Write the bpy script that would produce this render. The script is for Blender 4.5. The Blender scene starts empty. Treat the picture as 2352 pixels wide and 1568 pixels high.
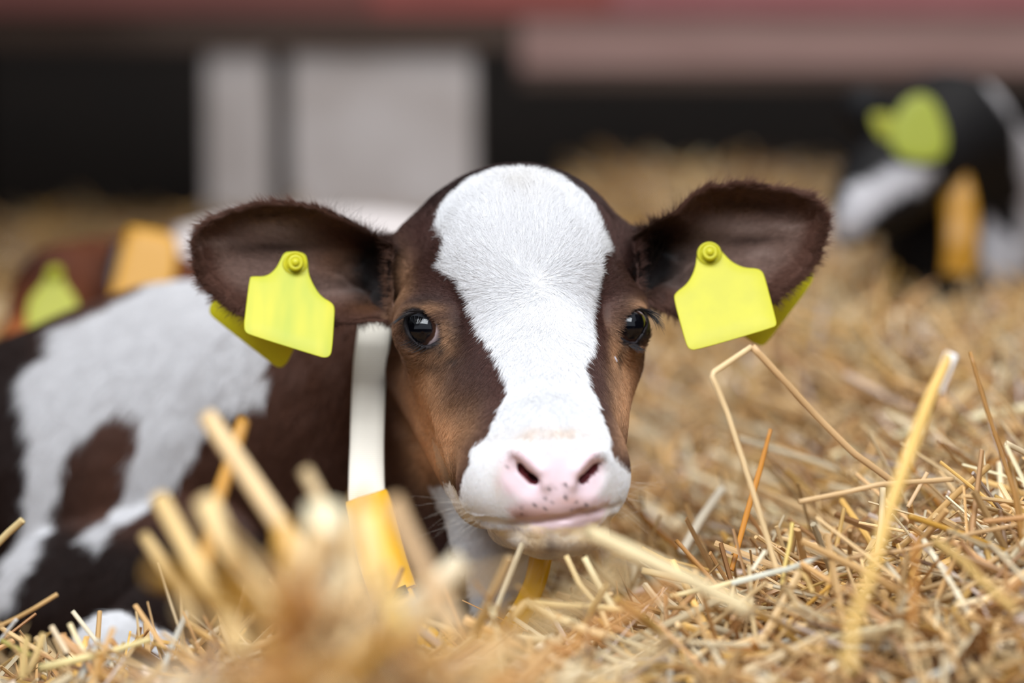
import bpy, math, random, os
import numpy as np
from mathutils import Vector, Matrix

FUR = True
rng = np.random.default_rng(7)
random.seed(7)
scene = bpy.context.scene
COL = scene.collection

# ------------------------------------------------------------------ camera
FPX = 85.0 / 36.0 * 2352.0                 # focal length in pixels of the 2352x1568 frame
PITCH = math.radians(5.5)
CAM = np.array([0.0, 0.0, 0.50])
FWD = np.array([0.0, math.cos(PITCH), -math.sin(PITCH)])
UPV = np.array([0.0, math.sin(PITCH), math.cos(PITCH)])
RGT = np.array([1.0, 0.0, 0.0])
cam_data = bpy.data.cameras.new('camera')
cam_data.lens = 85.0
cam_data.sensor_width = 36.0
cam_data.clip_start = 0.05
cam_data.clip_end = 60.0
cam_data.dof.use_dof = True
cam_data.dof.focus_distance = 1.570
cam_data.dof.aperture_fstop = 2.4
cam = bpy.data.objects.new('camera', cam_data)
COL.objects.link(cam)
cam.location = CAM
cam.rotation_euler = (math.pi / 2 - PITCH, 0.0, 0.0)
scene.camera = cam

# ------------------------------------------------------------------ light and exposure
world = bpy.data.worlds.new('daylight')
scene.world = world
world.use_nodes = True
wn = world.node_tree.nodes
wn['Background'].inputs['Color'].default_value = (0.80, 0.88, 1.0, 1.0)
wn['Background'].inputs['Strength'].default_value = 0.80


def area_light(name, loc, target, sx, sy, power, color):
    l = bpy.data.lights.new(name, 'AREA')
    l.shape = 'RECTANGLE'
    l.size = sx
    l.size_y = sy
    l.energy = power
    l.color = color
    o = bpy.data.objects.new(name, l)
    COL.objects.link(o)
    o.location = loc
    d = Vector(target) - Vector(loc)
    o.rotation_euler = d.to_track_quat('-Z', 'Y').to_euler()
    return o


# daylight that falls through the long skylight over the open side of the barn, in front of the calf
SKY_LOC = (-0.25, -0.35, 2.55)
skylight = area_light('skylight_daylight', SKY_LOC, (0.0, 1.6, 0.35), 3.0, 1.3, 178.0, (0.90, 0.95, 1.0))
# area lamp added over the pen, placed to brighten the straw behind the calf
straw_fill = area_light('straw_fill_lamp', (1.2, 3.3, 3.1), (0.8, 3.8, 0.2), 2.4, 1.6, 62.0, (1.0, 0.97, 0.92))

vs = scene.view_settings
vs.view_transform = 'Standard'
vs.look = 'None'
vs.gamma = 1.0
vs.use_curve_mapping = False
vs.exposure = 0.10
scene.cycles.max_bounces = 6
scene.cycles.diffuse_bounces = 3
scene.cycles.glossy_bounces = 3
scene.cycles.transmission_bounces = 2
scene.cycles.transparent_max_bounces = 6
scene.cycles.caustics_reflective = False
scene.cycles.caustics_refractive = False
scene.cycles.sample_clamp_indirect = 4.0


# ------------------------------------------------------------------ helpers
def lin(c):
    """sRGB 0-255 -> linear 0-1"""
    c = np.asarray(c, dtype=np.float64) / 255.0
    return np.where(c <= 0.04045, c / 12.92, ((c + 0.055) / 1.055) ** 2.4)


def to_world(q):
    """q = (right, up, depth) measured from the camera position -> world"""
    q = np.asarray(q, dtype=np.float64)
    return CAM + q[..., 0:1] * RGT + q[..., 1:2] * UPV + q[..., 2:3] * FWD


def dir_world(q):
    q = np.asarray(q, dtype=np.float64)
    return q[..., 0:1] * RGT + q[..., 1:2] * UPV + q[..., 2:3] * FWD


def Q(px, py, d):
    return np.array([(px - 1176.0) / FPX * d, (784.0 - py) / FPX * d, d])


def W(px, py, d):
    return to_world(Q(px, py, d))


def tag(o, label=None, cat=None, group=None, kind=None):
    if label: o['label'] = label
    if cat: o['category'] = cat
    if group: o['group'] = group
    if kind: o['kind'] = kind
    return o


def empty(name, loc):
    o = bpy.data.objects.new(name, None)
    o.empty_display_size = 0.05
    COL.objects.link(o)
    o.location = loc
    return o


def link(name, data, parent=None):
    o = bpy.data.objects.new(name, data)
    COL.objects.link(o)
    if parent is not None:
        o.parent = parent
        o.matrix_parent_inverse = Matrix.Translation(-Vector(parent.location))
    return o


def mesh_np(name, verts, faces, mat, smooth=True, colors=None):
    """faces: (n,4) or (n,3) int array, or list of such arrays"""
    me = bpy.data.meshes.new(name)
    verts = np.asarray(verts, dtype=np.float32)
    fl = faces if isinstance(faces, list) else [faces]
    fl = [np.asarray(f, dtype=np.int32) for f in fl if len(f)]
    loops = np.concatenate([f.ravel() for f in fl])
    totals = np.concatenate([np.full(len(f), f.shape[1], dtype=np.int32) for f in fl])
    starts = np.concatenate([[0], np.cumsum(totals)[:-1]]).astype(np.int32)
    me.vertices.add(len(verts))
    me.vertices.foreach_set('co', verts.ravel())
    me.loops.add(len(loops))
    me.loops.foreach_set('vertex_index', loops)
    me.polygons.add(len(totals))
    me.polygons.foreach_set('loop_start', starts)
    me.polygons.foreach_set('loop_total', totals)
    me.polygons.foreach_set('use_smooth', np.full(len(totals), smooth, dtype=bool))
    me.update(calc_edges=True)
    if colors is not None:
        a = me.color_attributes.new('col', 'FLOAT_COLOR', 'POINT')
        c4 = np.ones((len(verts), 4), dtype=np.float32)
        c4[:, :3] = colors
        a.data.foreach_set('color', c4.ravel())
    if mat is not None:
        me.materials.append(mat)
    return me


# ------------------------------------------------------------------ materials
def new_mat(name):
    m = bpy.data.materials.new(name)
    m.use_nodes = True
    nt = m.node_tree
    b = nt.nodes['Principled BSDF']
    return m, nt, b


def plain(name, rgb, rough=0.6, noise=0.0, scale=20.0, spec=0.5, metal=0.0, bump=0.0, rgb2=None, sss=0.0):
    m, nt, b = new_mat(name)
    c = lin(rgb)
    b.inputs['Roughness'].default_value = rough
    b.inputs['Specular IOR Level'].default_value = spec
    b.inputs['Metallic'].default_value = metal
    if sss:
        b.inputs['Subsurface Weight'].default_value = sss
        b.inputs['Subsurface Radius'].default_value = (0.004, 0.003, 0.002)
        b.inputs['Subsurface Scale'].default_value = 1.0
    if noise > 0 or rgb2 is not None:
        tc = nt.nodes.new('ShaderNodeTexCoord')
        nz = nt.nodes.new('ShaderNodeTexNoise')
        nz.inputs['Scale'].default_value = scale
        nz.inputs['Detail'].default_value = 5.0
        nt.links.new(tc.outputs['Object'], nz.inputs['Vector'])
        r = nt.nodes.new('ShaderNodeValToRGB')
        c2 = lin(rgb2) if rgb2 is not None else c * (1 - noise)
        r.color_ramp.elements[0].position = 0.35
        r.color_ramp.elements[1].position = 0.65
        r.color_ramp.elements[0].color = (*c2, 1)
        r.color_ramp.elements[1].color = (*c, 1)
        nt.links.new(nz.outputs['Fac'], r.inputs['Fac'])
        nt.links.new(r.outputs['Color'], b.inputs['Base Color'])
        if bump > 0:
            bp = nt.nodes.new('ShaderNodeBump')
            bp.inputs['Strength'].default_value = bump
            bp.inputs['Distance'].default_value = 0.01
            nt.links.new(nz.outputs['Fac'], bp.inputs['Height'])
            nt.links.new(bp.outputs['Normal'], b.inputs['Normal'])
    else:
        b.inputs['Base Color'].default_value = (*c, 1)
    return m


def attr_mat(name, rough=0.6, spec=0.3, bump_scale=0.0, sss=0.0, transl=0.0):
    """colour of the thing itself, stored as the attribute 'col'"""
    m, nt, b = new_mat(name)
    a = nt.nodes.new('ShaderNodeAttribute')
    a.attribute_name = 'col'
    nt.links.new(a.outputs['Color'], b.inputs['Base Color'])
    b.inputs['Roughness'].default_value = rough
    b.inputs['Specular IOR Level'].default_value = spec
    if sss:
        b.inputs['Subsurface Weight'].default_value = sss
        b.inputs['Subsurface Radius'].default_value = (0.006, 0.003, 0.002)
        b.inputs['Subsurface Scale'].default_value = 1.0
    if bump_scale:
        tc = nt.nodes.new('ShaderNodeTexCoord')
        nz = nt.nodes.new('ShaderNodeTexNoise')
        nz.inputs['Scale'].default_value = bump_scale
        nz.inputs['Detail'].default_value = 4
        bp = nt.nodes.new('ShaderNodeBump')
        bp.inputs['Strength'].default_value = 0.25
        bp.inputs['Distance'].default_value = 0.0006
        nt.links.new(tc.outputs['Object'], nz.inputs['Vector'])
        nt.links.new(nz.outputs['Fac'], bp.inputs['Height'])
        nt.links.new(bp.outputs['Normal'], b.inputs['Normal'])
    if transl:
        t = nt.nodes.new('ShaderNodeBsdfTranslucent')
        mx = nt.nodes.new('ShaderNodeMixShader')
        mx.inputs[0].default_value = transl
        out = nt.nodes['Material Output']
        nt.links.new(a.outputs['Color'], t.inputs['Color'])
        nt.links.new(b.outputs['BSDF'], mx.inputs[1])
        nt.links.new(t.outputs['BSDF'], mx.inputs[2])
        nt.links.new(mx.outputs['Shader'], out.inputs['Surface'])
    return m


# ------------------------------------------------------------------ signed distances in (right, up, depth) space
def poly_sdf(px, py, poly):
    """signed distance (negative inside) of 2D points to a polygon, same unit as the input"""
    P = np.asarray(poly, dtype=np.float32)
    px = np.asarray(px, dtype=np.float32); py = np.asarray(py, dtype=np.float32)
    best = np.full(px.shape, 1e12, dtype=np.float32)
    inside = np.zeros(px.shape, dtype=bool)
    n = len(P)
    for i in range(n):
        ax, ay = P[i]; bx, by = P[(i + 1) % n]
        ex, ey = bx - ax, by - ay
        wx, wy = px - ax, py - ay
        t = np.clip((wx * ex + wy * ey) / (ex * ex + ey * ey + 1e-9), 0, 1)
        dx, dy = wx - ex * t, wy - ey * t
        np.minimum(best, dx * dx + dy * dy, out=best)
        c = (ay <= py) != (by <= py)
        if ey != 0:
            inside ^= c & (px < ax + ex * (py - ay) / ey)
    best = np.sqrt(best)
    return np.where(inside, -best, best)


def smin(a, b, k):
    h = np.clip(0.5 + 0.5 * (b - a) / k, 0, 1)
    return b + (a - b) * h - k * h * (1 - h)


def smax(a, b, k):
    return -smin(-a, -b, k)


def ell(X, V, D, c, r, rot=0.0):
    dx, dy, dz = X - c[0], V - c[1], D - c[2]
    if rot:
        cs, sn = math.cos(rot), math.sin(rot)
        dx, dy = dx * cs + dy * sn, -dx * sn + dy * cs
    a = np.sqrt((dx / r[0]) ** 2 + (dy / r[1]) ** 2 + (dz / r[2]) ** 2)
    b = np.sqrt((dx / r[0] ** 2) ** 2 + (dy / r[1] ** 2) ** 2 + (dz / r[2] ** 2) ** 2)
    return a * (a - 1.0) / np.maximum(b, 1e-6)


def cone(X, V, D, a, b, ra, rb):
    e = b - a
    t = np.clip(((X - a[0]) * e[0] + (V - a[1]) * e[1] + (D - a[2]) * e[2]) / float(e @ e), 0, 1)
    r = ra + (rb - ra) * t
    return np.sqrt((X - a[0] - e[0] * t) ** 2 + (V - a[1] - e[1] * t) ** 2 + (D - a[2] - e[2] * t) ** 2) - r


def surface_nets(fn, xs, ys, zs, block=8):
    """mesh of fn(x,y,z)=0 on a rectilinear grid, evaluating only the blocks near the surface"""
    nx, ny, nz = len(xs), len(ys), len(zs)
    F = np.full((nx, ny, nz), 1.0, dtype=np.float32)
    bi = [np.arange(0, n, block) for n in (nx, ny, nz)]
    ax = (xs, ys, zs)
    cen, rad = [], []
    for k in range(3):
        lo = ax[k][bi[k]]
        hi = ax[k][np.minimum(bi[k] + block, len(ax[k]) - 1)]
        cen.append((lo + hi) / 2); rad.append((hi - lo) / 2)
    C = np.stack(np.meshgrid(*cen, indexing='ij'), -1).reshape(-1, 3).astype(np.float32)
    R = np.stack(np.meshgrid(*rad, indexing='ij'), -1).reshape(-1, 3)
    R = np.sqrt((R ** 2).sum(1))
    I = np.stack(np.meshgrid(*bi, indexing='ij'), -1).reshape(-1, 3)
    f0 = fn(C[:, 0], C[:, 1], C[:, 2])
    far = np.abs(f0) > R * 1.6 + 0.012
    for s in np.where(far & (f0 < 0))[0]:
        i, j, k = I[s]
        F[i:i + block, j:j + block, k:k + block] = -1.0
    near = np.where(~far)[0]
    off = np.stack(np.meshgrid(*[np.arange(block)] * 3, indexing='ij'), -1).reshape(-1, 3)
    for s in range(0, len(near), 1500):
        idx = (I[near[s:s + 1500]][:, None, :] + off[None]).reshape(-1, 3)
        ok = (idx[:, 0] < nx) & (idx[:, 1] < ny) & (idx[:, 2] < nz)
        idx = idx[ok]
        F[idx[:, 0], idx[:, 1], idx[:, 2]] = fn(xs[idx[:, 0]], ys[idx[:, 1]], zs[idx[:, 2]])
    F[0] = 1; F[-1] = 1; F[:, 0] = 1; F[:, -1] = 1; F[:, :, 0] = 1; F[:, :, -1] = 1
    ins = F < 0
    cnt = np.zeros((nx - 1, ny - 1, nz - 1), dtype=np.int8)
    for i in (0, 1):
        for j in (0, 1):
            for k in (0, 1):
                cnt += ins[i:nx - 1 + i, j:ny - 1 + j, k:nz - 1 + k]
    act = (cnt > 0) & (cnt < 8)
    ci = np.argwhere(act)
    vid = np.full(act.shape, -1, dtype=np.int32)
    vid[act] = np.arange(len(ci))
    acc = np.zeros((len(ci), 3)); num = np.zeros(len(ci))
    corners = [(i, j, k) for i in (0, 1) for j in (0, 1) for k in (0, 1)]
    for a in corners:
        for ax_ in range(3):
            if a[ax_]: continue
            b = list(a); b[ax_] = 1
            ia = ci + np.array(a); ib = ci + np.array(b)
            fa = F[ia[:, 0], ia[:, 1], ia[:, 2]]; fb = F[ib[:, 0], ib[:, 1], ib[:, 2]]
            c = (fa < 0) != (fb < 0)
            t = np.where(c, fa / np.where(c, fa - fb, 1), 0)
            pa = np.stack([xs[ia[:, 0]], ys[ia[:, 1]], zs[ia[:, 2]]], 1)
            pb = np.stack([xs[ib[:, 0]], ys[ib[:, 1]], zs[ib[:, 2]]], 1)
            acc += np.where(c[:, None], pa + (pb - pa) * t[:, None], 0)
            num += c
    V = acc / np.maximum(num, 1)[:, None]
    quads = []
    for ax_ in range(3):
        sl0 = [slice(None)] * 3; sl1 = [slice(None)] * 3
        sl0[ax_] = slice(0, -1); sl1[ax_] = slice(1, None)
        A = ins[tuple(sl0)]; B = ins[tuple(sl1)]
        e = np.argwhere(A != B)
        o1, o2 = [a for a in range(3) if a != ax_]
        e = e[(e[:, o1] > 0) & (e[:, o2] > 0) & (e[:, o1] < F.shape[o1] - 1) & (e[:, o2] < F.shape[o2] - 1)]
        flip = A[e[:, 0], e[:, 1], e[:, 2]]
        u = np.zeros(3, int); u[o1] = 1
        v = np.zeros(3, int); v[o2] = 1
        q = [e - u - v, e - v, e, e - u]
        qi = np.stack([vid[t[:, 0], t[:, 1], t[:, 2]] for t in q], 1)
        if ax_ == 1: flip = ~flip
        qi[~flip] = qi[~flip][:, ::-1]
        quads.append(qi)
    quads = np.concatenate(quads)
    quads = quads[(quads >= 0).all(1)]
    V = V.astype(np.float32)
    for _ in range(2):                       # settle the vertices on the surface
        f, g = grad(fn, V)
        V = V - np.clip(f, -0.001, 0.001)[:, None] * g
    return V, quads


def grad(fn, V, h=0.0006):
    f = fn(V[:, 0], V[:, 1], V[:, 2])
    g = np.empty_like(V)
    for k in range(3):
        d = np.zeros(3, dtype=np.float32); d[k] = h
        A = V + d; B = V - d
        g[:, k] = fn(A[:, 0], A[:, 1], A[:, 2]) - fn(B[:, 0], B[:, 1], B[:, 2])
    g /= np.maximum(np.linalg.norm(g, axis=1), 1e-9)[:, None]
    return f, g


def vnoise(p, scale, seed=0):
    """cheap smooth value noise of points p (n,3), 0..1"""
    q = p * scale + seed * 17.3
    i = np.floor(q).astype(np.int64); f = q - i
    f = f * f * (3 - 2 * f)
    r = 0
    for a in (0, 1):
        for b in (0, 1):
            for c in (0, 1):
                h = ((i[:, 0] + a) * 374761393 + (i[:, 1] + b) * 668265263 + (i[:, 2] + c) * 2147483647) & 0x7fffffff
                h = (h ^ (h >> 13)) * 1274126177 & 0x7fffffff
                v = (h & 0xffff) / 65535.0
                r = r + v * (f[:, 0] if a else 1 - f[:, 0]) * (f[:, 1] if b else 1 - f[:, 1]) * (f[:, 2] if c else 1 - f[:, 2])
    return r

# ------------------------------------------------------------------ the calf: outlines traced from its head
EAR_L = [(905, 560), (870, 545), (800, 508), (740, 482), (690, 470), (640, 466), (590, 470), (540, 483), (500, 496), (470, 515),
         (449, 545), (447, 575), (453, 610), (466, 645), (490, 672), (520, 698), (560, 722), (620, 735), (700, 738), (780, 742), (840, 738), (900, 735)]
EAR_R = [(1450, 540), (1490, 522), (1540, 495), (1585, 455), (1620, 434), (1680, 425), (1740, 428), (1800, 434), (1845, 446), (1878, 470),
         (1896, 505), (1888, 550), (1872, 596), (1846, 632), (1808, 662), (1770, 692), (1700, 716), (1620, 718), (1555, 722), (1510, 705), (1470, 680)]
EYE_L = [(938, 729), (944, 719), (957, 715), (971, 718), (987, 726), (1002, 739), (1012, 753), (1017, 768), (1015, 775), (1002, 783),
         (987, 791), (973, 793), (961, 789), (949, 777), (941, 762), (936, 745)]
EYE_R = [(1448, 718), (1462, 713), (1476, 717), (1486, 726), (1484, 745), (1476, 762), (1466, 775), (1460, 783), (1452, 787),
         (1442, 782), (1431, 776), (1423, 769), (1423, 760), (1429, 747), (1435, 733), (1442, 724)]
EYE_L_C = Q(972, 757, 1.6085); EYE_L_R = 0.0158
EYE_R_C = Q(1441, 750, 1.6150); EYE_R_R = 0.0135


def ear_sdf(X, V, D, poly, base_d, tip_dir, cup, t, x_base, x_tip):
    px = 1176.0 + FPX * X / D
    py = 784.0 - FPX * V / D
    e = poly_sdf(px, py, poly) * (D / FPX)
    s = np.maximum(-e, 0)
    u = np.clip((px - x_base) / (x_tip - x_base), 0, 1)
    mid = base_d + tip_dir * u + cup * (1.0 + 0.9 * (1 - u) ** 2) * (1 - np.exp(-s / 0.013))
    mid = mid + 0.0034 * np.sin((py - 0.10 * np.abs(px - x_base)) / 17.0) * np.clip(s / 0.02, 0, 1) * (1 - u) 
    th = np.abs(D - mid) * 0.80 - t
    rr = 0.0035
    a = np.maximum(e + rr, 0); b = np.maximum(th + rr, 0)
    return np.sqrt(a * a + b * b) - rr + np.minimum(np.maximum(e + rr, th + rr), 0)


def seg(X, V, D, p, q, ra, rb):
    return cone(X, V, D, Q(*p), Q(*q), ra, rb)


def head_core(X, V, D):
    f = ell(X, V, D, Q(1192, 605, 1.680), (0.0690, 0.0660, 0.066))
    f = smin(f, ell(X, V, D, Q(1180, 560, 1.700), (0.072, 0.046, 0.040)), 0.02)
    f = smin(f, ell(X, V, D, Q(1200, 625, 1.640), (0.056, 0.058, 0.048)), 0.03)
    f = smin(f, seg(X, V, D, (1205, 720, 1.650), (1262, 1080, 1.530), 0.056, 0.036), 0.03)
    f = smin(f, seg(X, V, D, (1222, 860, 1.603), (1258, 1035, 1.527), 0.038, 0.040), 0.03)
    # brows and cheekbones
    f = smin(f, seg(X, V, D, (990, 730, 1.642), (1030, 800, 1.634), 0.0220, 0.020), 0.028)
    f = smin(f, seg(X, V, D, (1422, 722, 1.642), (1406, 800, 1.638), 0.0180, 0.0165), 0.026)
    f = smin(f, seg(X, V, D, (1050, 800, 1.650), (1150, 1040, 1.570), 0.031, 0.034), 0.030)
    f = smin(f, seg(X, V, D, (1376, 820, 1.655), (1338, 1000, 1.590), 0.0215, 0.026), 0.028)
    # lower jaw
    f = smin(f, seg(X, V, D, (1010, 850, 1.715), (1120, 1130, 1.610), 0.036, 0.024), 0.034)
    f = smin(f, seg(X, V, D, (1330, 850, 1.715), (1340, 1130, 1.600), 0.025, 0.022), 0.026)
    # muzzle
    m = ell(X, V, D, Q(1252, 1085, 1.505), (0.0445, 0.036, 0.036))
    m = smin(m, ell(X, V, D, Q(1145, 1118, 1.517), (0.0235, 0.0215, 0.024)), 0.018)
    m = smin(m, ell(X, V, D, Q(1354, 1108, 1.512), (0.0190, 0.0205, 0.024)), 0.016)
    m = smin(m, seg(X, V, D, (1215, 1062, 1.487), (1335, 1055, 1.485), 0.0145, 0.0145), 0.014)
    m = smin(m, ell(X, V, D, Q(1283, 1135, 1.484), (0.021, 0.0155, 0.014)), 0.012)
    return smin(f, m, 0.026)


def surf(px, py):
    """depth at which the line of sight first meets the head before nostrils, lips and eyes are carved"""
    d = np.arange(1.40, 1.75, 0.0004)
    q = np.stack([(px - 1176.0) / FPX * d, (784.0 - py) / FPX * d, d], 1).astype(np.float32)
    f = head_core(q[:, 0], q[:, 1], q[:, 2])
    k = np.argmax(f < 0)
    return float(d[k]) if f[k] < 0 else 1.60


def on_path(pts, off=0.0):
    return [(x, y, surf(x, y) + off, r) for x, y, r in pts]


def path_sdf(X, V, D, path, k=0.002):
    f = None
    for (x0, y0, d0, r0), (x1, y1, d1, r1) in zip(path[:-1], path[1:]):
        e = seg(X, V, D, (x0, y0, d0), (x1, y1, d1), r0, r1)
        f = e if f is None else smin(f, e, k)
    return f


WING_L = on_path([(1186, 1036, .0022), (1206, 1060, .0036), (1236, 1084, .0044), (1247, 1108, .0036)], 0.0006)
WING_R = on_path([(1376, 1038, .0022), (1356, 1062, .0034), (1328, 1084, .0042), (1318, 1108, .0034)], 0.0006)
FLARE_L = on_path([(1182, 1086, .010), (1204, 1112, .010)], -0.0075)
FLARE_R = on_path([(1382, 1084, .009), (1362, 1110, .009)], -0.0068)
SLIT_L = [on_path([(1184, 1050, .0010), (1194, 1076, .0017), (1229, 1106, .0028)], o) for o in (0.0010,)] + \
         [on_path([(1187, 1056, .0012), (1199, 1076, .0022), (1228, 1101, .0030)], 0.0060), on_path([(1204, 1076, .0020), (1226, 1098, .0030)], 0.0125)]
SLIT_R = [on_path([(1377, 1054, .0008), (1365, 1079, .0015), (1336, 1105, .0026)], 0.0010),
          on_path([(1373, 1060, .0010), (1361, 1078, .0019), (1337, 1100, .0028)], 0.0060), on_path([(1358, 1076, .0018), (1338, 1097, .0027)], 0.0125)]
MOUTH = on_path([(1085, 1184, .0008), (1130, 1193, .0014), (1200, 1198, .0017), (1262, 1192, .0017), (1330, 1180, .0017), (1395, 1164, .0014), (1430, 1150, .0008)], 0.0006)
LIP = on_path([(1232, 1206, .0036), (1295, 1200, .0048), (1372, 1184, .0036)], 0.0040)


def head_sdf(X, V, D):
    f = head_core(X, V, D)
    near = (X > -0.03) & (X < 0.085) & (V < -0.03) & (D < 1.60)
    if near.any():
        x, v, d = X[near], V[near], D[near]
        g = f[near]
        g = smin(g, path_sdf(x, v, d, WING_L), 0.006)
        g = smin(g, path_sdf(x, v, d, WING_R), 0.006)
        g = smax(g, -path_sdf(x, v, d, FLARE_L), 0.006)
        g = smax(g, -path_sdf(x, v, d, FLARE_R), 0.006)
        for p in SLIT_L + SLIT_R:
            g = smax(g, -path_sdf(x, v, d, p), 0.0022)
        # chin and lower lip
        c = ell(x, v, d, Q(1278, 1217, 1.514), (0.0330, 0.0168, 0.034))
        c = smin(c, seg(x, v, d, (1180, 1192, 1.545), (1250, 1215, 1.520), 0.018, 0.014), 0.012)
        c = smin(c, path_sdf(x, v, d, LIP), 0.006)
        g = smin(g, c, 0.006)
        g = smax(g, -path_sdf(x, v, d, MOUTH), 0.0035)
        f = f.copy(); f[near] = g
    # eyelids, then the opening between them
    f = smin(f, np.sqrt((X - EYE_L_C[0]) ** 2 + (V - EYE_L_C[1]) ** 2 + (D - EYE_L_C[2]) ** 2) - 0.0174, 0.020)
    f = smin(f, np.sqrt((X - EYE_R_C[0]) ** 2 + (V - EYE_R_C[1]) ** 2 + (D - EYE_R_C[2]) ** 2) - 0.0150, 0.016)
    px = 1176.0 + FPX * X / D
    py = 784.0 - FPX * V / D
    for poly, cc in ((EYE_L, EYE_L_C), (EYE_R, EYE_R_C)):
        near = (np.abs(X - cc[0]) < 0.04) & (np.abs(V - cc[1]) < 0.04) & (D < cc[2] + 0.02)
        if near.any():
            e = np.full(f.shape, 1.0, dtype=np.float32)
            e[near] = poly_sdf(px[near], py[near], poly) * (1.6 / FPX)
            e = np.maximum(e, D - cc[2])
            f = smax(f, -e, 0.0020)
    # ears
    f = smin(f, seg(X, V, D, (960, 625, 1.690), (885, 640, 1.698), 0.027, 0.0235), 0.022)
    f = smin(f, seg(X, V, D, (1425, 605, 1.695), (1490, 605, 1.702), 0.023, 0.0200), 0.018)
    # a hollow where the ear canal goes in
    f = smax(f, -seg(X, V, D, (800, 625, 1.672), (905, 640, 1.725), 0.021, 0.0150), 0.010)
    f = smax(f, -seg(X, V, D, (1560, 600, 1.674), (1472, 606, 1.725), 0.020, 0.0140), 0.010)
    for poly, x0, x1, bd in ((EAR_L, 890, 450, 1.650), (EAR_R, 1470, 1890, 1.652)):
        box = (np.abs(X - ((x0 + x1) / 2 - 1176) / FPX * 1.7) < 0.10) & (V > -0.02) & (V < 0.14) & (D > 1.58) & (D < 1.80)
        if box.any():
            e = np.full(f.shape, 0.06, dtype=np.float32)
            e[box] = ear_sdf(X[box], V[box], D[box], poly, bd, -0.004, 0.030, 0.0028, x0, x1)
            f = smin(f, e, 0.008)
    return f


def body_sdf(X, V, D):
    # neck, chest, trunk
    f = seg(X, V, D, (1120, 800, 1.800), (860, 960, 1.980), 0.078, 0.115)
    f = smin(f, seg(X, V, D, (860, 960, 1.980), (520, 1090, 2.160), 0.115, 0.160), 0.05)
    f = smin(f, ell(X, V, D, Q(420, 1110, 2.180), (0.235, 0.168, 0.165)), 0.06)
    f = smin(f, ell(X, V, D, Q(-280, 1180, 2.260), (0.28, 0.150, 0.17)), 0.08)
    f = smin(f, ell(X, V, D, Q(-820, 1180, 2.260), (0.16, 0.14, 0.15)), 0.07)
    # throat and brisket
    f = smin(f, seg(X, V, D, (1110, 1020, 1.720), (1130, 1250, 1.700), 0.040, 0.026), 0.03)
    f = smin(f, seg(X, V, D, (1130, 1250, 1.700), (1125, 1480, 1.720), 0.026, 0.024), 0.012)
    f = smin(f, seg(X, V, D, (985, 1000, 1.760), (1000, 1250, 1.760), 0.036, 0.024), 0.03)
    f = smin(f, seg(X, V, D, (900, 1150, 1.900), (1000, 1500, 1.850), 0.075, 0.050), 0.05)
    # upper foreleg folded against the ribs, shank, and the knee that shows white in the straw
    f = smin(f, seg(X, V, D, (150, 1400, 2.020), (520, 1300, 1.960), 0.062, 0.055), 0.022)
    f = smin(f, seg(X, V, D, (520, 1330, 1.960), (300, 1520, 1.830), 0.045, 0.034), 0.018)
    f = smin(f, ell(X, V, D, Q(285, 1500, 1.790), (0.036, 0.030, 0.040)), 0.015)
    # thigh
    f = smin(f, ell(X, V, D, Q(-560, 1330, 2.150), (0.20, 0.11, 0.10)), 0.04)
    return f


def calf_sdf(X, V, D):
    X = np.asarray(X, dtype=np.float32); V = np.asarray(V, dtype=np.float32); D = np.asarray(D, dtype=np.float32)
    return smin(head_sdf(X, V, D), body_sdf(X, V, D), 0.018)


def axis(parts):
    out = []
    for a, b, s in parts:
        out.append(np.linspace(a, b, max(2, int(round((b - a) / s))), endpoint=False))
    out.append([parts[-1][1]])
    return np.concatenate(out).astype(np.float32)


STEP = 0.0021
XS = axis([(-0.86, -0.30, 0.009), (-0.30, -0.245, 0.005), (-0.245, 0.235, STEP)])
VS = axis([(-0.36, -0.17, 0.007), (-0.17, 0.135, STEP)])
DS = axis([(1.440, 1.80, STEP), (1.80, 1.90, 0.005), (1.90, 2.46, 0.009)])

# ------------------------------------------------------------------ coat pattern
BLAZE = [(1215, 386), (1150, 388), (1092, 400), (1046, 434), (1016, 456), (1006, 482), (994, 512), (993, 546), (1022, 565), (1012, 592),
         (993, 612), (1022, 632), (1056, 658), (1075, 695), (1085, 721), (1105, 768), (1132, 804), (1138, 836), (1157, 870), (1157, 899),
         (1142, 949), (1125, 989), (1082, 1025), (1079, 1052), (1066, 1092), (1052, 1118), (1062, 1140), (1082, 1160), (1040, 1300),
         (1300, 1420), (1500, 1300), (1470, 1100), (1414, 1049), (1407, 1025), (1394, 986), (1374, 949), (1364, 890), (1354, 853),
         (1347, 822), (1363, 804), (1367, 768), (1359, 711), (1367, 672), (1384, 632), (1387, 599), (1414, 579), (1397, 552), (1384, 516),
         (1380, 489), (1350, 450), (1318, 422), (1275, 398)]
THROAT = [(990, 1108), (1030, 1108), (1060, 1135), (1100, 1160), (1260, 1180), (1230, 1290), (1190, 1330), (1160, 1420), (1120, 1440),
          (1085, 1400), (1075, 1320), (1045, 1260), (1020, 1190)]
PATCH = [(118, 800), (132, 760), (300, 690), (480, 600), (720, 600), (640, 780), (628, 850), (622, 908), (560, 918), (512, 938), (478, 990),
         (455, 1030), (410, 1080), (383, 1120), (372, 1155), (330, 1182), (285, 1215), (258, 1248), (205, 1235), (245, 1195), (285, 1130),
         (305, 1050), (325, 975), (322, 945), (288, 930), (245, 948), (200, 985), (160, 1055), (132, 1130), (122, 1200), (128, 1245),
         (100, 1290), (60, 1330), (0, 1400), (-60, 1460), (-40, 1380), (25, 1290), (58, 1180), (72, 1080), (68, 980), (55, 900), (52, 845)]
KNEE = [(170, 1470), (200, 1425), (245, 1408), (300, 1412), (350, 1440), (430, 1450), (460, 1520), (400, 1640), (180, 1640)]
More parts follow.
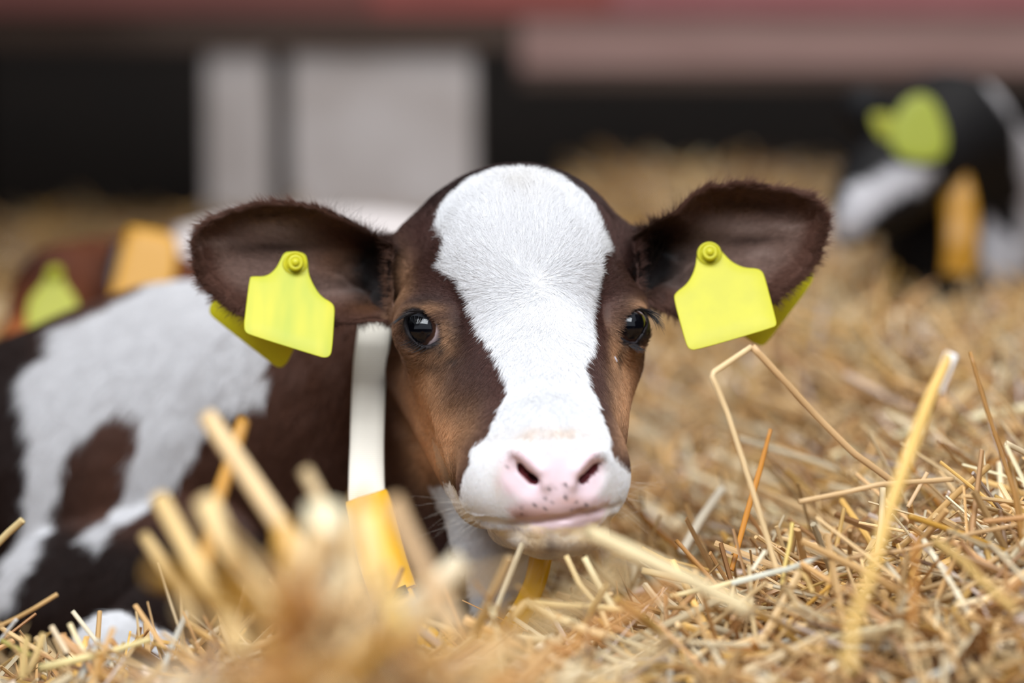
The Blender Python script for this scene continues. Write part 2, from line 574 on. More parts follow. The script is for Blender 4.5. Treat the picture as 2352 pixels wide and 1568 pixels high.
NOSE = [(1172, 1036), (1190, 1026), (1215, 1030), (1260, 1022), (1300, 1022), (1345, 1025), (1372, 1036), (1386, 1055), (1384, 1085), (1385, 1110),
        (1372, 1132), (1398, 1150), (1382, 1166), (1340, 1178), (1290, 1186), (1200, 1198), (1172, 1190), (1172, 1168), (1190, 1146),
        (1160, 1128), (1146, 1105), (1150, 1065), (1160, 1045)]
LOWLIP = [(1225, 1200), (1290, 1187), (1385, 1172), (1375, 1188), (1340, 1202), (1270, 1208)]
SPOTS = [(1250, 1167, 3), (1227, 1160, 3), (1198, 1164, 3.2), (1198, 1180, 2.5), (1261, 1123, 2), (1274, 1118, 3.2), (1293, 1110, 2.8),
         (1296, 1092, 2), (1301, 1114, 1.6), (1298, 1141, 4), (1322, 1155, 3.6), (1346, 1161, 3.2), (1312, 1170, 3), (1268, 1155, 2.4),
         (1288, 1157, 2.6), (1256, 1148, 2.6), (1253, 1143, 2), (1369, 1048, 3.4), (1167, 1074, 3)]


def project(P):
    return 1176.0 + FPX * P[:, 0] / P[:, 2], 784.0 - FPX * P[:, 1] / P[:, 2]


def blob(px, py, cx, cy, rx, ry=None):
    ry = ry or rx
    return np.exp(-(((px - cx) / rx) ** 2 + ((py - cy) / ry) ** 2))


def mixc(a, b, w):
    return a + (b - a) * np.clip(w, 0, 1)[:, None]


def sstep(x, a, b):
    t = np.clip((x - a) / (b - a), 0, 1)
    return t * t * (3 - 2 * t)


def coat(P, N):
    """colour of the hair, with some painted shade and sheen, at points P (right, up, depth) of the calf; also how bare the skin is, and where the white is"""
    px, py = project(P)
    n = len(P)
    nz = vnoise(P, 160, 1); nz2 = vnoise(P, 45, 2)
    jx = (nz - 0.5) * 9; jy = (vnoise(P, 160, 5) - 0.5) * 9
    c = np.tile(lin((80, 54, 46)), (n, 1))
    c = mixc(c, lin((64, 42, 36)), nz2 * 0.5)
    head = sstep(P[:, 2], 1.79, 1.74)
    tan = lin((222, 170, 126)); tan2 = lin((150, 108, 86))
    w = 0.95 * blob(px, py, 965, 905, 55, 95) + 0.8 * blob(px, py, 1010, 1030, 60, 80) + 0.55 * blob(px, py, 1060, 1000, 90, 80)
    w += 0.9 * blob(px, py, 1432, 880, 40, 100) + 0.8 * blob(px, py, 1415, 1000, 30, 60)
    w += 0.4 * blob(px, py, 935, 650, 30, 60) + 0.45 * blob(px, py, 990, 708, 45, 12) + 0.7 * blob(px, py, 1040, 775, 28, 36)
    w += 0.6 * blob(px, py, 1460, 700, 30, 22) + 0.8 * blob(px, py, 1400, 790, 22, 40) + 0.3 * blob(px, py, 895, 740, 30, 40)
    c = mixc(c, tan, w * head * (0.75 + 0.5 * nz2))
    c = mixc(c, lin((106, 74, 62)), 0.85 * blob(px, py, 898, 980, 52, 240) * head)  # jaw behind the cheek: its shade is put into the coat colour
    # dark edge beside the blaze and below the brow
    db = poly_sdf(px, py, BLAZE)
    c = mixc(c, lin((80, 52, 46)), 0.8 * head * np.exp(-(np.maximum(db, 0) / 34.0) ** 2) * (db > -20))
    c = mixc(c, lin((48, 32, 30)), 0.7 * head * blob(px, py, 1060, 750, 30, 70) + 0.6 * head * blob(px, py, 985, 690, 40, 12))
    c = mixc(c, lin((36, 27, 27)), 0.75 * head * sstep(py, 540, 430) * (np.abs(px - 1195) < 300))
    # trunk and neck are darker
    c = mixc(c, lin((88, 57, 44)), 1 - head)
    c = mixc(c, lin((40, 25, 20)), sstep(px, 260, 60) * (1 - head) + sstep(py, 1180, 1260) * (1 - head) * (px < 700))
    # ears
    ear = (P[:, 2] > 1.632) & (P[:, 2] < 1.76) & ((px < 893) | (px > 1468)) & (py < 760)
    el = poly_sdf(px, py, EAR_L); er = poly_sdf(px, py, EAR_R)
    depth_in = np.maximum(np.where(px < 1176, -el, -er), 0)
    front = N[:, 2] < 0.15
    inner = ear & front
    ce = np.tile(lin((104, 72, 60)), (n, 1))
    ce = mixc(ce, lin((142, 114, 102)), sstep(depth_in, 34, 80) * 0.85)
    ce = mixc(ce, lin((176, 150, 138)), 0.8 * blob(px, py, 640, 528, 75, 24) + 0.7 * blob(px, py, 520, 562, 45, 12) + 0.6 * blob(px, py, 1700, 528, 60, 14) + 0.8 * blob(px, py, 1790, 522, 34, 9) + 0.7 * blob(px, py, 1735, 582, 30, 12))  # paler skin, plus sheen highlights of the right-hand ear painted in
    ce = mixc(ce, lin((60, 42, 36)), 0.7 * blob(px, py, 640, 572, 90, 10) + 0.6 * blob(px, py, 1720, 555, 70, 9) + 0.6 * blob(px, py, 1700, 478, 80, 12) + 0.5 * blob(px, py, 660, 492, 90, 9))  # dark streaks; those under the upper rim paint the shadow of its fold
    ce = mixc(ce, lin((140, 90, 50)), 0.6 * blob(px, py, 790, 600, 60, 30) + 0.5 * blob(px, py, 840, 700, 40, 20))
    ce = mixc(ce, lin((26, 19, 18)), 1.4 * blob(px, py, 858, 620, 60, 80) + 1.3 * blob(px, py, 1500, 595, 70, 80))  # dark ear base, the shade of the hollow deepened by colour
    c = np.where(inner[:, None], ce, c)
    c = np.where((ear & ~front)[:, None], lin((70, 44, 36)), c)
    # dark rims of the eyes
    dl = poly_sdf(px, py, EYE_L); dr = poly_sdf(px, py, EYE_R)
    de = np.minimum(dl, dr)
    c = mixc(c, lin((30, 25, 27)), head * sstep(de, 17, 8))
    c = mixc(c, lin((44, 37, 38)), head * (0.95 * blob(px, py, 1026, 792, 13, 12) + 0.7 * blob(px, py, 1052, 815, 16, 9) + 0.5 * blob(px, py, 1000, 830, 30, 10)
                                           + 0.9 * blob(px, py, 1424, 787, 9, 9) + 0.9 * blob(px, py, 1413, 812, 6, 22)))
    # white markings
    white = np.zeros(n)
    dbj = poly_sdf(px + jx, py + jy, BLAZE)
    thr = -11.0 * sstep(np.hypot(px - 1232, py - 668), 70, 150) * (1 - sstep(py, 880, 960))
    white = np.maximum(white, (dbj < thr) * (P[:, 2] < 1.725))
    topdark = (P[:, 2] > 1.665) & (py < 440)
    white = white * (~topdark)
    white = np.maximum(white, (poly_sdf(px + jx, py + jy, THROAT) < 0) * (P[:, 2] < 1.80) * (py > 1100))
    back = P[:, 2] > 1.84
    jb = (vnoise(P, 90, 8) - 0.5) * 26
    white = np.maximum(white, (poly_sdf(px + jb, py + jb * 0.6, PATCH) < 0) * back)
    white = np.maximum(white, (poly_sdf(px + jb * 0.5, py + jb * 0.5, KNEE) < 0) * (P[:, 2] > 1.74))
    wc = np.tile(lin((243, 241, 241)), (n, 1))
    wc = mixc(wc, lin((224, 221, 221)), sstep(P[:, 2], 1.80, 1.86))  # white of the body greyed: its shade is put into the coat colour
    wc = mixc(wc, lin((214, 206, 196)), 0.45 * blob(px, py, 1200, 440, 60, 45) * (0.4 + nz))
    wc = mixc(wc, lin((226, 192, 158)), 0.55 * blob(px, py, 1275, 990, 80, 16) * (0.3 + nz) + 0.5 * blob(px, py, 1145, 1105, 20, 40) * nz
              + 0.35 * blob(px, py, 1215, 1015, 60, 30) * nz)
    wc = mixc(wc, lin((248, 222, 180)), 0.85 * blob(px, py, 1225, 1240, 55, 30) + 0.85 * blob(px, py, 1350, 1230, 70, 40) + 0.5 * blob(px, py, 1410, 1200, 40, 30) + 0.8 * blob(px, py, 1290, 1212, 120, 12))
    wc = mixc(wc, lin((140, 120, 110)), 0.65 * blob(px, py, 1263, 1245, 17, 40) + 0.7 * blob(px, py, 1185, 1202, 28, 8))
    wc = mixc(wc, lin((224, 200, 190)), 0.5 * blob(px, py, 1110, 1230, 30, 40) * nz)
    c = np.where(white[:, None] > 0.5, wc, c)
    # bare pink skin of the nose
    dn = poly_sdf(px, py, NOSE)
    dlip = poly_sdf(px, py, LOWLIP)
    onface = P[:, 2] < 1.56
    bare = np.where(onface, np.maximum(sstep(dn + (nz - 0.5) * 14, 20, -16), sstep(dlip, 12, 2)), 0)
    pk = np.tile(lin((234, 210, 216)), (n, 1))
    pk = mixc(pk, lin((224, 190, 192)), 0.5 * nz2)
    pk = mixc(pk, lin((203, 150, 128)), 0.55 * blob(px, py, 1240, 1178, 90, 16) + 0.5 * blob(px, py, 1310, 1150, 35, 12))
    pk = mixc(pk, lin((150, 105, 98)), 0.7 * blob(px, py, 1195, 1184, 24, 9) + 0.6 * blob(px, py, 1335, 1168, 40, 7))
    inl = path_sdf(P[:, 0], P[:, 1], P[:, 2], SLIT_L[1]) < 0.0004
    inr = path_sdf(P[:, 0], P[:, 1], P[:, 2], SLIT_R[1]) < 0.0004
    inl |= path_sdf(P[:, 0], P[:, 1], P[:, 2], SLIT_L[2]) < 0.001
    inr |= path_sdf(P[:, 0], P[:, 1], P[:, 2], SLIT_R[2]) < 0.001
    pk = np.where((inl | inr)[:, None], lin((96, 36, 40)), pk)
    for sx, sy, sr in SPOTS:
        pk = mixc(pk, lin((52, 40, 44)), 0.95 * sstep(np.hypot(px - sx, py - sy), sr * 1.5, sr * 0.5))
    c = mixc(c, pk, bare)
    bare = np.maximum(bare, sstep(de, 7, 3) * head)
    return c, bare, white, inner, depth_in, de

# ------------------------------------------------------------------ build the calf
skin_mat = attr_mat('calf_skin', rough=0.55, spec=0.18, bump_scale=900.0, sss=0.12)
fur_mat = attr_mat('calf_hair', rough=0.55, spec=0.25, transl=0.12)
lash_mat = plain('dark_lash', (28, 22, 22), rough=0.45)
whisk_mat = plain('pale_whisker', (236, 226, 212), rough=0.4)

cv, cq = surface_nets(calf_sdf, XS, VS, DS)
_, cn = grad(calf_sdf, cv)
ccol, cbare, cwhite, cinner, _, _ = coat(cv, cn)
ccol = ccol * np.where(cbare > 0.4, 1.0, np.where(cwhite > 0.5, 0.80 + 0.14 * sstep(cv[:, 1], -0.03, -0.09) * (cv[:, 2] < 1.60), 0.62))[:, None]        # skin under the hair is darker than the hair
calf = empty('calf', tuple(W(600, 1560, 2.05)))
tag(calf, 'sharp brown and white calf in front, white blaze down its face, lying in the straw', 'calf')
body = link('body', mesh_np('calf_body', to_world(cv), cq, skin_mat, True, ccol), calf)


def curves_obj(name, pts, rad, cols, mat, parent):
    """pts (n,k,3) in (right, up, depth); rad (k,) or (n,k); cols (n,3)"""
    n, k, _ = pts.shape
    cu = bpy.data.hair_curves.new(name)
    cu.add_curves([k] * n)
    w = to_world(pts.reshape(-1, 3)).astype(np.float32)
    cu.attributes['position'].data.foreach_set('vector', w.ravel())
    ra = cu.attributes.get('radius') or cu.attributes.new('radius', 'FLOAT', 'POINT')
    rr = np.broadcast_to(np.asarray(rad, dtype=np.float32), (n, k)).astype(np.float32)
    ra.data.foreach_set('value', np.ascontiguousarray(rr).ravel())
    if cols is not None:
        a = cu.attributes.new('col', 'FLOAT_COLOR', 'CURVE')
        c4 = np.ones((n, 4), dtype=np.float32); c4[:, :3] = cols
        a.data.foreach_set('color', c4.ravel())
    cu.materials.append(mat)
    return link(name, cu, parent)


def scatter(V, F, N, weight, count):
    """random points on the quads, with chance proportional to area * weight"""
    a, b, c, d = (V[F[:, i]] for i in range(4))
    area = 0.5 * (np.linalg.norm(np.cross(b - a, c - a), axis=1) + np.linalg.norm(np.cross(c - a, d - a), axis=1))
    w = area * weight[F].mean(1)
    cum = np.cumsum(w); tot = cum[-1]
    r = rng.random(count) * tot
    fi = np.searchsorted(cum, r)
    fi = np.minimum(fi, len(F) - 1)
    s = rng.random(count)[:, None]; t = rng.random(count)[:, None]
    P = (a[fi] * (1 - s) + b[fi] * s) * (1 - t) + (d[fi] * (1 - s) + c[fi] * s) * t
    n0, n1, n2, n3 = (N[F[fi][:, i]] for i in range(4))
    M = (n0 * (1 - s) + n1 * s) * (1 - t) + (n3 * (1 - s) + n2 * s) * t
    M /= np.maximum(np.linalg.norm(M, axis=1), 1e-6)[:, None]
    return P, M


def comb(P, N):
    """which way the hair lies: out of the whorl on the forehead, along the ears, down and back over the trunk"""
    wh = Q(1232, 668, 1.600)
    px, py = project(P)
    d = P - wh
    d[:, 2] *= 0.6
    d /= np.maximum(np.linalg.norm(d, axis=1), 1e-4)[:, None]
    # a slight swirl close to the whorl
    r = np.hypot(px - 1232, py - 668)
    sw = 0.6 * np.exp(-(r / 90.0) ** 2)
    d = d + np.stack([d[:, 1], -d[:, 0], np.zeros(len(P))], 1) * sw[:, None]
    # the crest of the poll falls forward in tufts
    crest = 0.3 * blob(px, py, 1195, 430, 75, 45)
    d = d * (1 - crest[:, None]) + np.array([0.05, -0.8, -0.3]) * crest[:, None]
    # cheeks and jaw lie backwards and down
    ck = sstep(py, 820, 950) * sstep(px, 1150, 1080)
    d = d + ck[:, None] * np.array([-0.5, -0.3, 0.4])
    body_ = sstep(P[:, 2], 1.74, 1.82)
    d = d * (1 - body_[:, None]) + body_[:, None] * np.array([-0.25, -1.0, 0.25])
    earl = (P[:, 2] > 1.632) & (P[:, 2] < 1.76) & (py < 760)
    L = earl & (px < 893); R = earl & (px > 1468)
    # on the rims the hair stands outwards, away from the middle of the ear
    for m_, cx, cy, sx in ((L, 690, 615, -1.0), (R, 1660, 585, 1.0)):
        v = np.stack([(px - cx) / 200.0 + 0.6 * sx, -(py - cy) / 120.0, np.full(len(P), -0.1)], 1)
        v /= np.linalg.norm(v, axis=1)[:, None]
        d = np.where(m_[:, None], v, d)
    wob = np.stack([vnoise(P, 70, 11), vnoise(P, 70, 12), vnoise(P, 70, 13)], 1) - 0.5
    wob2 = np.stack([vnoise(P, 420, 21), vnoise(P, 420, 22), vnoise(P, 420, 23)], 1) - 0.5
    d = d + wob * 0.8 + wob2 * 0.55 + rng.normal(0, 0.10, d.shape) + rng.normal(0, 1.0, d.shape) * (0.9 * np.exp(-(r / 22.0) ** 2))[:, None]
    d = d - N * (d * N).sum(1)[:, None]
    d /= np.maximum(np.linalg.norm(d, axis=1), 1e-5)[:, None]
    return d


def grow(name, count, weight, lenf, radius, k, cullback=True):
    P, N = scatter(cv, cq, cn, weight, count)
    c, bare, white, inner, din, de = coat(P, N)
    L, lift = lenf(P, N, white, inner, din, de)
    keep = (bare < rng.random(len(P)) * 0.9) & (L > 0.0005)
    P, N, c, L, lift, white = P[keep], N[keep], c[keep], L[keep], lift[keep], white[keep]
    n = len(P)
    d = comb(P, N)
    L = L * rng.uniform(0.65, 1.15, n)
    t = np.linspace(0, 1, k)
    side = np.cross(N, d)
    bend = rng.normal(0, 0.10, n)
    pts = np.empty((n, k, 3))
    for i, ti in enumerate(t):
        h = lift * (ti - 0.55 * ti * ti)
        pts[:, i] = P - N * 0.0006 + (L * ti)[:, None] * d + (L * h)[:, None] * N + (L * bend * ti * ti)[:, None] * side
    rad = radius * np.array([1.0, 0.95, 0.75, 0.5, 0.15])[:k] if k <= 5 else radius * np.linspace(1, 0.15, k)
    if k == 4: rad = radius * np.array([1.0, 0.9, 0.65, 0.12])
    v = rng.uniform(0.72, 1.28, n)
    v = np.where(white > 0.5, rng.uniform(0.84, 1.06, n), v)
    c = np.clip(c * v[:, None], 0, 0.93)
    return curves_obj(name, pts, rad, c, fur_mat, calf)


def len_head(P, N, white, inner, din, de):
    px, py = project(P)
    L = np.full(len(P), 0.0076)
    L = L + 0.0030 * sstep(py, 640, 500) + 0.003 * blob(px, py, 1195, 440, 90, 70)
    L = L - 0.0046 * sstep(py, 860, 1070) * (P[:, 2] < 1.62) - 0.002 * sstep(py, 860, 1000) * (P[:, 2] >= 1.62)
    L = np.where((py > 1190) & (P[:, 2] < 1.60), 0.0042, L)
    L = np.where(P[:, 2] > 1.70, 0.009, L)
    ear = (P[:, 2] > 1.632) & (P[:, 2] < 1.76) & ((px < 893) | (px > 1468)) & (py < 760)
    Le = 0.0092 - 0.0042 * sstep(din, 25, 75)
    L = np.where(ear, Le, L)
    L = L * sstep(de, 2, 22) + 0.0012
    lift = np.full(len(P), 0.42)
    lift = np.where(py > 1000, 0.30, lift)
    lift = lift + 0.12 * blob(px, py, 1195, 420, 120, 50)
    return L, lift


def len_body(P, N, white, inner, din, de):
    return np.full(len(P), 0.019), np.full(len(P), 0.35)


if FUR:
    pxv, pyv = project(cv)
    headw = (cv[:, 2] < 1.80).astype(float)
    facing = np.clip(0.35 - cn[:, 2], 0.0, 1.0) ** 0.5
    earv = (cv[:, 2] > 1.632) & (cv[:, 2] < 1.76) & ((pxv < 893) | (pxv > 1468)) & (pyv < 760)
    wgt = headw * (0.15 + facing) * np.where(earv, 1.5, 1.0)
    grow('face_fur', 700000, wgt, len_head, 0.00011, 5)
    inb = (cv[:, 2] >= 1.79) & (pxv > -250)
    grow('body_fur', 130000, inb * (0.1 + facing), len_body, 0.00024, 4)


# eyes
def eye_material(name, gaze, sclera_side):
    """dark wide pupil, brown iris, pinkish white at the inner corner"""
    m, nt, b = new_mat(name)
    tc = nt.nodes.new('ShaderNodeTexCoord')
    nz = nt.nodes.new('ShaderNodeTexNoise'); nz.inputs['Scale'].default_value = 170.0
    dt = nt.nodes.new('ShaderNodeVectorMath'); dt.operation = 'DOT_PRODUCT'
    nm = nt.nodes.new('ShaderNodeVectorMath'); nm.operation = 'NORMALIZE'
    nt.links.new(tc.outputs['Object'], nm.inputs[0])
    nt.links.new(nm.outputs['Vector'], dt.inputs[0])
    dt.inputs[1].default_value = tuple(gaze)
    nt.links.new(tc.outputs['Object'], nz.inputs['Vector'])
    ma = nt.nodes.new('ShaderNodeMath'); ma.operation = 'MULTIPLY_ADD'
    nt.links.new(nz.outputs['Fac'], ma.inputs[0]); ma.inputs[1].default_value = 0.16
    nt.links.new(dt.outputs['Value'], ma.inputs[2])
    r = nt.nodes.new('ShaderNodeValToRGB')
    e = r.color_ramp.elements
    e[0].position = 0.0; e[0].color = (*lin((190, 165, 168)), 1)
    e[1].position = 1.0; e[1].color = (*lin((6, 6, 10)), 1)
    for pos, c in ((0.66, (204, 182, 182)), (0.70, (74, 48, 36)), (0.80, (52, 34, 28)), (0.84, (20, 17, 19)), (0.90, (10, 9, 13))):
        x = e.new(pos); x.color = (*lin(c), 1)
    nt.links.new(ma.outputs['Value'], r.inputs['Fac'])
    nt.links.new(r.outputs['Color'], b.inputs['Base Color'])
    b.inputs['Roughness'].default_value = 0.03
    b.inputs['Specular IOR Level'].default_value = 0.45
    return m


def sphere_mesh(name, r, mat, nu=48, nv=32, squash=(1, 1, 1)):
    u = np.linspace(0, 2 * np.pi, nu, endpoint=False); v = np.linspace(0, np.pi, nv + 1)[1:-1]
    U, Vv = np.meshgrid(u, v, indexing='ij')
    pts = np.stack([np.sin(Vv) * np.cos(U), np.sin(Vv) * np.sin(U), np.cos(Vv)], -1).reshape(-1, 3) * r * np.array(squash)
    m = len(v)
    i = np.arange(nu)[:, None]; j = np.arange(m - 1)[None]
    a = i * m + j; b = ((i + 1) % nu) * m + j
    q = np.stack([a, a + 1, b + 1, b], -1).reshape(-1, 4)
    top = len(pts); pts = np.vstack([pts, [[0, 0, r * squash[2]], [0, 0, -r * squash[2]]]])
    ii = np.arange(nu)
    t1 = np.stack([np.full(nu, top), ii * m, ((ii + 1) % nu) * m], 1)
    t2 = np.stack([np.full(nu, top + 1), ((ii + 1) % nu) * m + m - 1, ii * m + m - 1], 1)
    return mesh_np(name, pts, [q, t1, t2], mat)


def unit(v):
    v = np.asarray(v, float)
    return v / np.linalg.norm(v)


for cc, rr, gz, lab in ((EYE_L_C, EYE_L_R, (-0.32, 0.10, -0.94), 'dark glossy eye with a pale pink inner corner'),
                        (EYE_R_C, EYE_R_R, (0.30, 0.08, -0.95), 'dark glossy eye seen from the side')):
    g = unit(dir_world(np.array(gz)))
    e = link('eye', sphere_mesh('calf_eye', rr, eye_material('eye_surface', g, 1)), None)
    e.location = to_world(cc)
    e.parent = calf
    e.matrix_parent_inverse = Matrix.Translation(-Vector(calf.location))
    e['label'] = lab


# eyelashes, whiskers and the long hairs of the ears
def hair_from(list_, name, mat, radius, parent, k=7, jit=0.0):
    out = []
    for pts in list_:
        p = np.array([Q(*q) for q in pts])
        if jit: p = p + rng.normal(0, jit, p.shape) * np.linspace(0, 1, len(p))[:, None]
        t = np.linspace(0, 1, k)[:, None]
        if len(p) == 3:
            c = (1 - t) ** 2 * p[0] + 2 * t * (1 - t) * p[1] + t * t * p[2]
        else:
            c = (1 - t) * p[0] + t * p[1]
        out.append(c)
    return curves_obj(name, np.array(out), radius * np.linspace(1, 0.15, k), None, mat, parent)


def fan(root0, root1, tip0, tip1, bend, n, jt=3):
    res = []
    for i in range(n):
        s = i / (n - 1) + random.uniform(-0.04, 0.04)
        a = [root0[j] + (root1[j] - root0[j]) * s for j in range(3)]
        b = [tip0[j] + (tip1[j] - tip0[j]) * s for j in range(3)]
        b[0] += random.uniform(-jt, jt) * 1.6; b[1] += random.uniform(-jt, jt)
        m = [(a[j] + b[j]) / 2 + bend[j] for j in range(3)]
        res.append((a, m, b))
    return res


if FUR:
    L1 = fan((934, 728, 1.600), (975, 714, 1.592), (898, 750, 1.592), (925, 722, 1.570), (-4, -8, -0.006), 46)
    hair_from(L1, 'eyelashes', lash_mat, 0.00026, calf)
    L2 = fan((945, 778, 1.597), (985, 797, 1.593), (915, 790, 1.590), (950, 815, 1.585), (-3, 5, -0.003), 16)
    L3 = fan((1466, 709, 1.605), (1484, 716, 1.612), (1512, 722, 1.590), (1520, 762, 1.600), (8, -6, -0.003), 50, 7)
    L4 = fan((1440, 790, 1.604), (1462, 790, 1.606), (1472, 808, 1.598), (1482, 806, 1.600), (4, 4, -0.002), 26, 4)
    hair_from(L2 + L3 + L4, 'eyelashes', lash_mat, 0.00026, calf)
    wh = []
    for _ in range(26):
        x = random.uniform(1080, 1150); y = random.uniform(1140, 1195)
        a = (x, y, 1.505); L_ = random.uniform(60, 170); an = random.uniform(-0.3, 0.75)
        wh.append((a, (x - L_ * 0.55 * math.cos(an) - 5, y + L_ * 0.5 * math.sin(an) - 6, 1.50), (x - L_ * math.cos(an), y + L_ * math.sin(an) + 6, 1.50)))
    for _ in range(26):
        x = random.uniform(1375, 1428); y = random.uniform(1090, 1190)
        L_ = random.uniform(50, 150); an = random.uniform(-0.5, 0.8)
        wh.append(((x, y, 1.505), (x + L_ * 0.5 * math.cos(an) + 4, y + L_ * 0.5 * math.sin(an) - 5, 1.50), (x + L_ * math.cos(an), y + L_ * math.sin(an) + 4, 1.50)))
    for _ in range(40):
        x = random.uniform(1190, 1390); y = random.uniform(1235, 1268)
        L_ = random.uniform(30, 110); an = random.uniform(0.9, 2.2)
        wh.append(((x, y, 1.52), (x + L_ * 0.5 * math.cos(an), y + L_ * 0.5 * math.sin(an), 1.51), (x + L_ * math.cos(an) * 1.1, y + L_ * math.sin(an), 1.51)))
    hair_from(wh, 'whiskers', whisk_mat, 0.00004, calf)
    eh = []
    for _ in range(60):
        x = random.uniform(755, 870); y = 488 + (x - 755) * 0.5 + random.uniform(-3, 6)
        L_ = random.uniform(20, 60); an = random.uniform(-2.3, -1.1)
        eh.append(((x, y, 1.652), (x + L_ * 0.5 * math.cos(an), y + L_ * 0.5 * math.sin(an), 1.65), (x + L_ * math.cos(an + 0.4), y + L_ * math.sin(an + 0.4), 1.645)))
    for _ in range(40):
        x = random.uniform(1470, 1600); y = 530 - (x - 1470) * 0.65 + random.uniform(-3, 6)
        L_ = random.uniform(12, 40); an = random.uniform(-2.2, -1.0)
        eh.append(((x, y, 1.653), (x + L_ * 0.5 * math.cos(an), y + L_ * 0.5 * math.sin(an), 1.65), (x + L_ * math.cos(an), y + L_ * math.sin(an), 1.645)))
    for _ in range(14):
        x = random.uniform(1478, 1500); y = random.uniform(600, 700)
        L_ = random.uniform(30, 90); an = random.uniform(-1.3, -0.3)
        eh.append(((x, y, 1.655), (x + L_ * 0.5 * math.cos(an), y + L_ * 0.5 * math.sin(an), 1.64), (x + L_ * math.cos(an - .3), y + L_ * math.sin(an - .3), 1.635)))
    hair_from(eh, 'ear_hairs', plain('dark_guard_hair', (52, 38, 34), rough=0.5), 0.00007, calf)

tear_mat, _nt, _b = new_mat('wet_tear')
_b.inputs['Base Color'].default_value = (0.55, 0.55, 0.62, 1)
_b.inputs['Roughness'].default_value = 0.05
tp = calf_sdf
_td = 1.55
while float(calf_sdf(*[np.array([t]) for t in Q(1413, 824, _td)])[0]) > 0.0003 and _td < 1.7:
    _td += 0.0005
tr = link('tear', sphere_mesh('tear_drop', 0.0012, tear_mat, 16, 12, (0.9, 0.8, 2.3)), calf)
tr.location = W(1413, 824, _td)
tr.rotation_euler = (0, -0.45, 0)

# ------------------------------------------------------------------ ear tags
tag_mat = plain('yellow_tag_plastic', (194, 187, 34), rough=0.45, spec=0.35, sss=0.1, rgb2=(187, 181, 38), scale=60.0)
back_tag_mat = plain('lightened_yellow_tag', (232, 226, 40), rough=0.45, spec=0.35, sss=0.1)  # same tag plastic, colour lightened to offset the shadow behind the ear
smudged_mat = plain('smudged_yellow_tag', (194, 187, 34), rough=0.45, spec=0.35, rgb2=(170, 176, 40), scale=26.0)
_n = smudged_mat.node_tree
_mp = _n.nodes.new('ShaderNodeMapping'); _mp.inputs['Scale'].default_value = (3.0, 1.0, 0.8)
_tc = [n for n in _n.nodes if n.type == 'TEX_COORD'][0]; _nz = [n for n in _n.nodes if n.type == 'TEX_NOISE'][0]
_n.links.new(_tc.outputs['Object'], _mp.inputs['Vector']); _n.links.new(_mp.outputs['Vector'], _nz.inputs['Vector'])
_nz.inputs['Detail'].default_value = 1.0


def smooth_outline(pts, rounds=2):
    p = np.array(pts, float)
    for _ in range(rounds):
        q = np.roll(p, -1, axis=0)
        p = np.stack([0.75 * p + 0.25 * q, 0.25 * p + 0.75 * q], 1).reshape(-1, 2)
    return p


def slab(name, poly, depth_fn, thick, mat, parent, bev=0.0006, rounds=2):
    """a rounded plate: outline in (px, py), its own depth at each point, real thickness, soft edges"""
    p = smooth_outline(poly, rounds)
    n = len(p)
    c = p.mean(0)
    rings = []
    w = FPX / 1.65
    nrm = np.roll(p, -1, axis=0) - np.roll(p, 1, axis=0)
    nrm = np.stack([nrm[:, 1], -nrm[:, 0]], 1)
    nrm /= np.linalg.norm(nrm, axis=1)[:, None]
    if ((p - c) * nrm).sum() < 0: nrm = -nrm
    levels = [(-bev, -thick / 2), (-bev * 0.3, -thick / 2 + bev * 0.3), (0, -thick / 2 + bev), (0, thick / 2 - bev), (-bev * 0.3, thick / 2 - bev * 0.3), (-bev, thick / 2)]
    V = []
    for off, dz in levels:
        q = p + nrm * off * w
        d = depth_fn(q[:, 0], q[:, 1]) + dz
        V.append(np.stack([(q[:, 0] - 1176) / FPX * d, (784 - q[:, 1]) / FPX * d, d], 1))
    # inner rings so that the plate can bend
    for s, dz in ((0.66, -thick / 2), (0.33, -thick / 2), (0.66, thick / 2), (0.33, thick / 2)):
        q = c + (p - c) * s
        d = depth_fn(q[:, 0], q[:, 1]) + dz
        V.append(np.stack([(q[:, 0] - 1176) / FPX * d, (784 - q[:, 1]) / FPX * d, d], 1))
    F = []
    i = np.arange(n); j = (i + 1) % n
    for a, b in ((7, 6), (6, 0), (0, 1), (1, 2), (2, 3), (3, 4), (4, 5), (5, 8), (8, 9)):
        F.append(np.stack([a * n + i, a * n + j, b * n + j, b * n + i], 1))
    cc = []
    for dz in (-thick / 2, thick / 2):
        d = float(depth_fn(c[0:1], c[1:2])[0]) + dz
        cc.append([(c[0] - 1176) / FPX * d, (784 - c[1]) / FPX * d, d])
    V = np.vstack(V + [np.array(cc)])
    t0 = np.stack([np.full(n, 10 * n), 7 * n + j, 7 * n + i], 1)
    t1 = np.stack([np.full(n, 10 * n + 1), 9 * n + i, 9 * n + j], 1)
    me = mesh_np(name, to_world(V), [np.concatenate(F), t0, t1], mat)
    return link(name, me, parent)


def lathe(name, profile, origin, axis_, mat, parent, n=32):
    """profile [(radius, height)] turned about axis_ (a world vector) at origin (world)"""
    z = unit(axis_); x = unit(np.cross(z, [0, 0, 1.0] if abs(z[2]) < 0.9 else [1.0, 0, 0])); y = np.cross(z, x)
    V = []
    for r, h in profile:
        a = np.linspace(0, 2 * np.pi, n, endpoint=False)
        V.append(np.asarray(origin) + h * z + r * (np.cos(a)[:, None] * x + np.sin(a)[:, None] * y))
    V = np.vstack(V)
    i = np.arange(n); j = (i + 1) % n
    F = [np.stack([k * n + i, k * n + j, (k + 1) * n + j, (k + 1) * n + i], 1) for k in range(len(profile) - 1)]
    return link(name, mesh_np(name, V, np.concatenate(F), mat), parent)


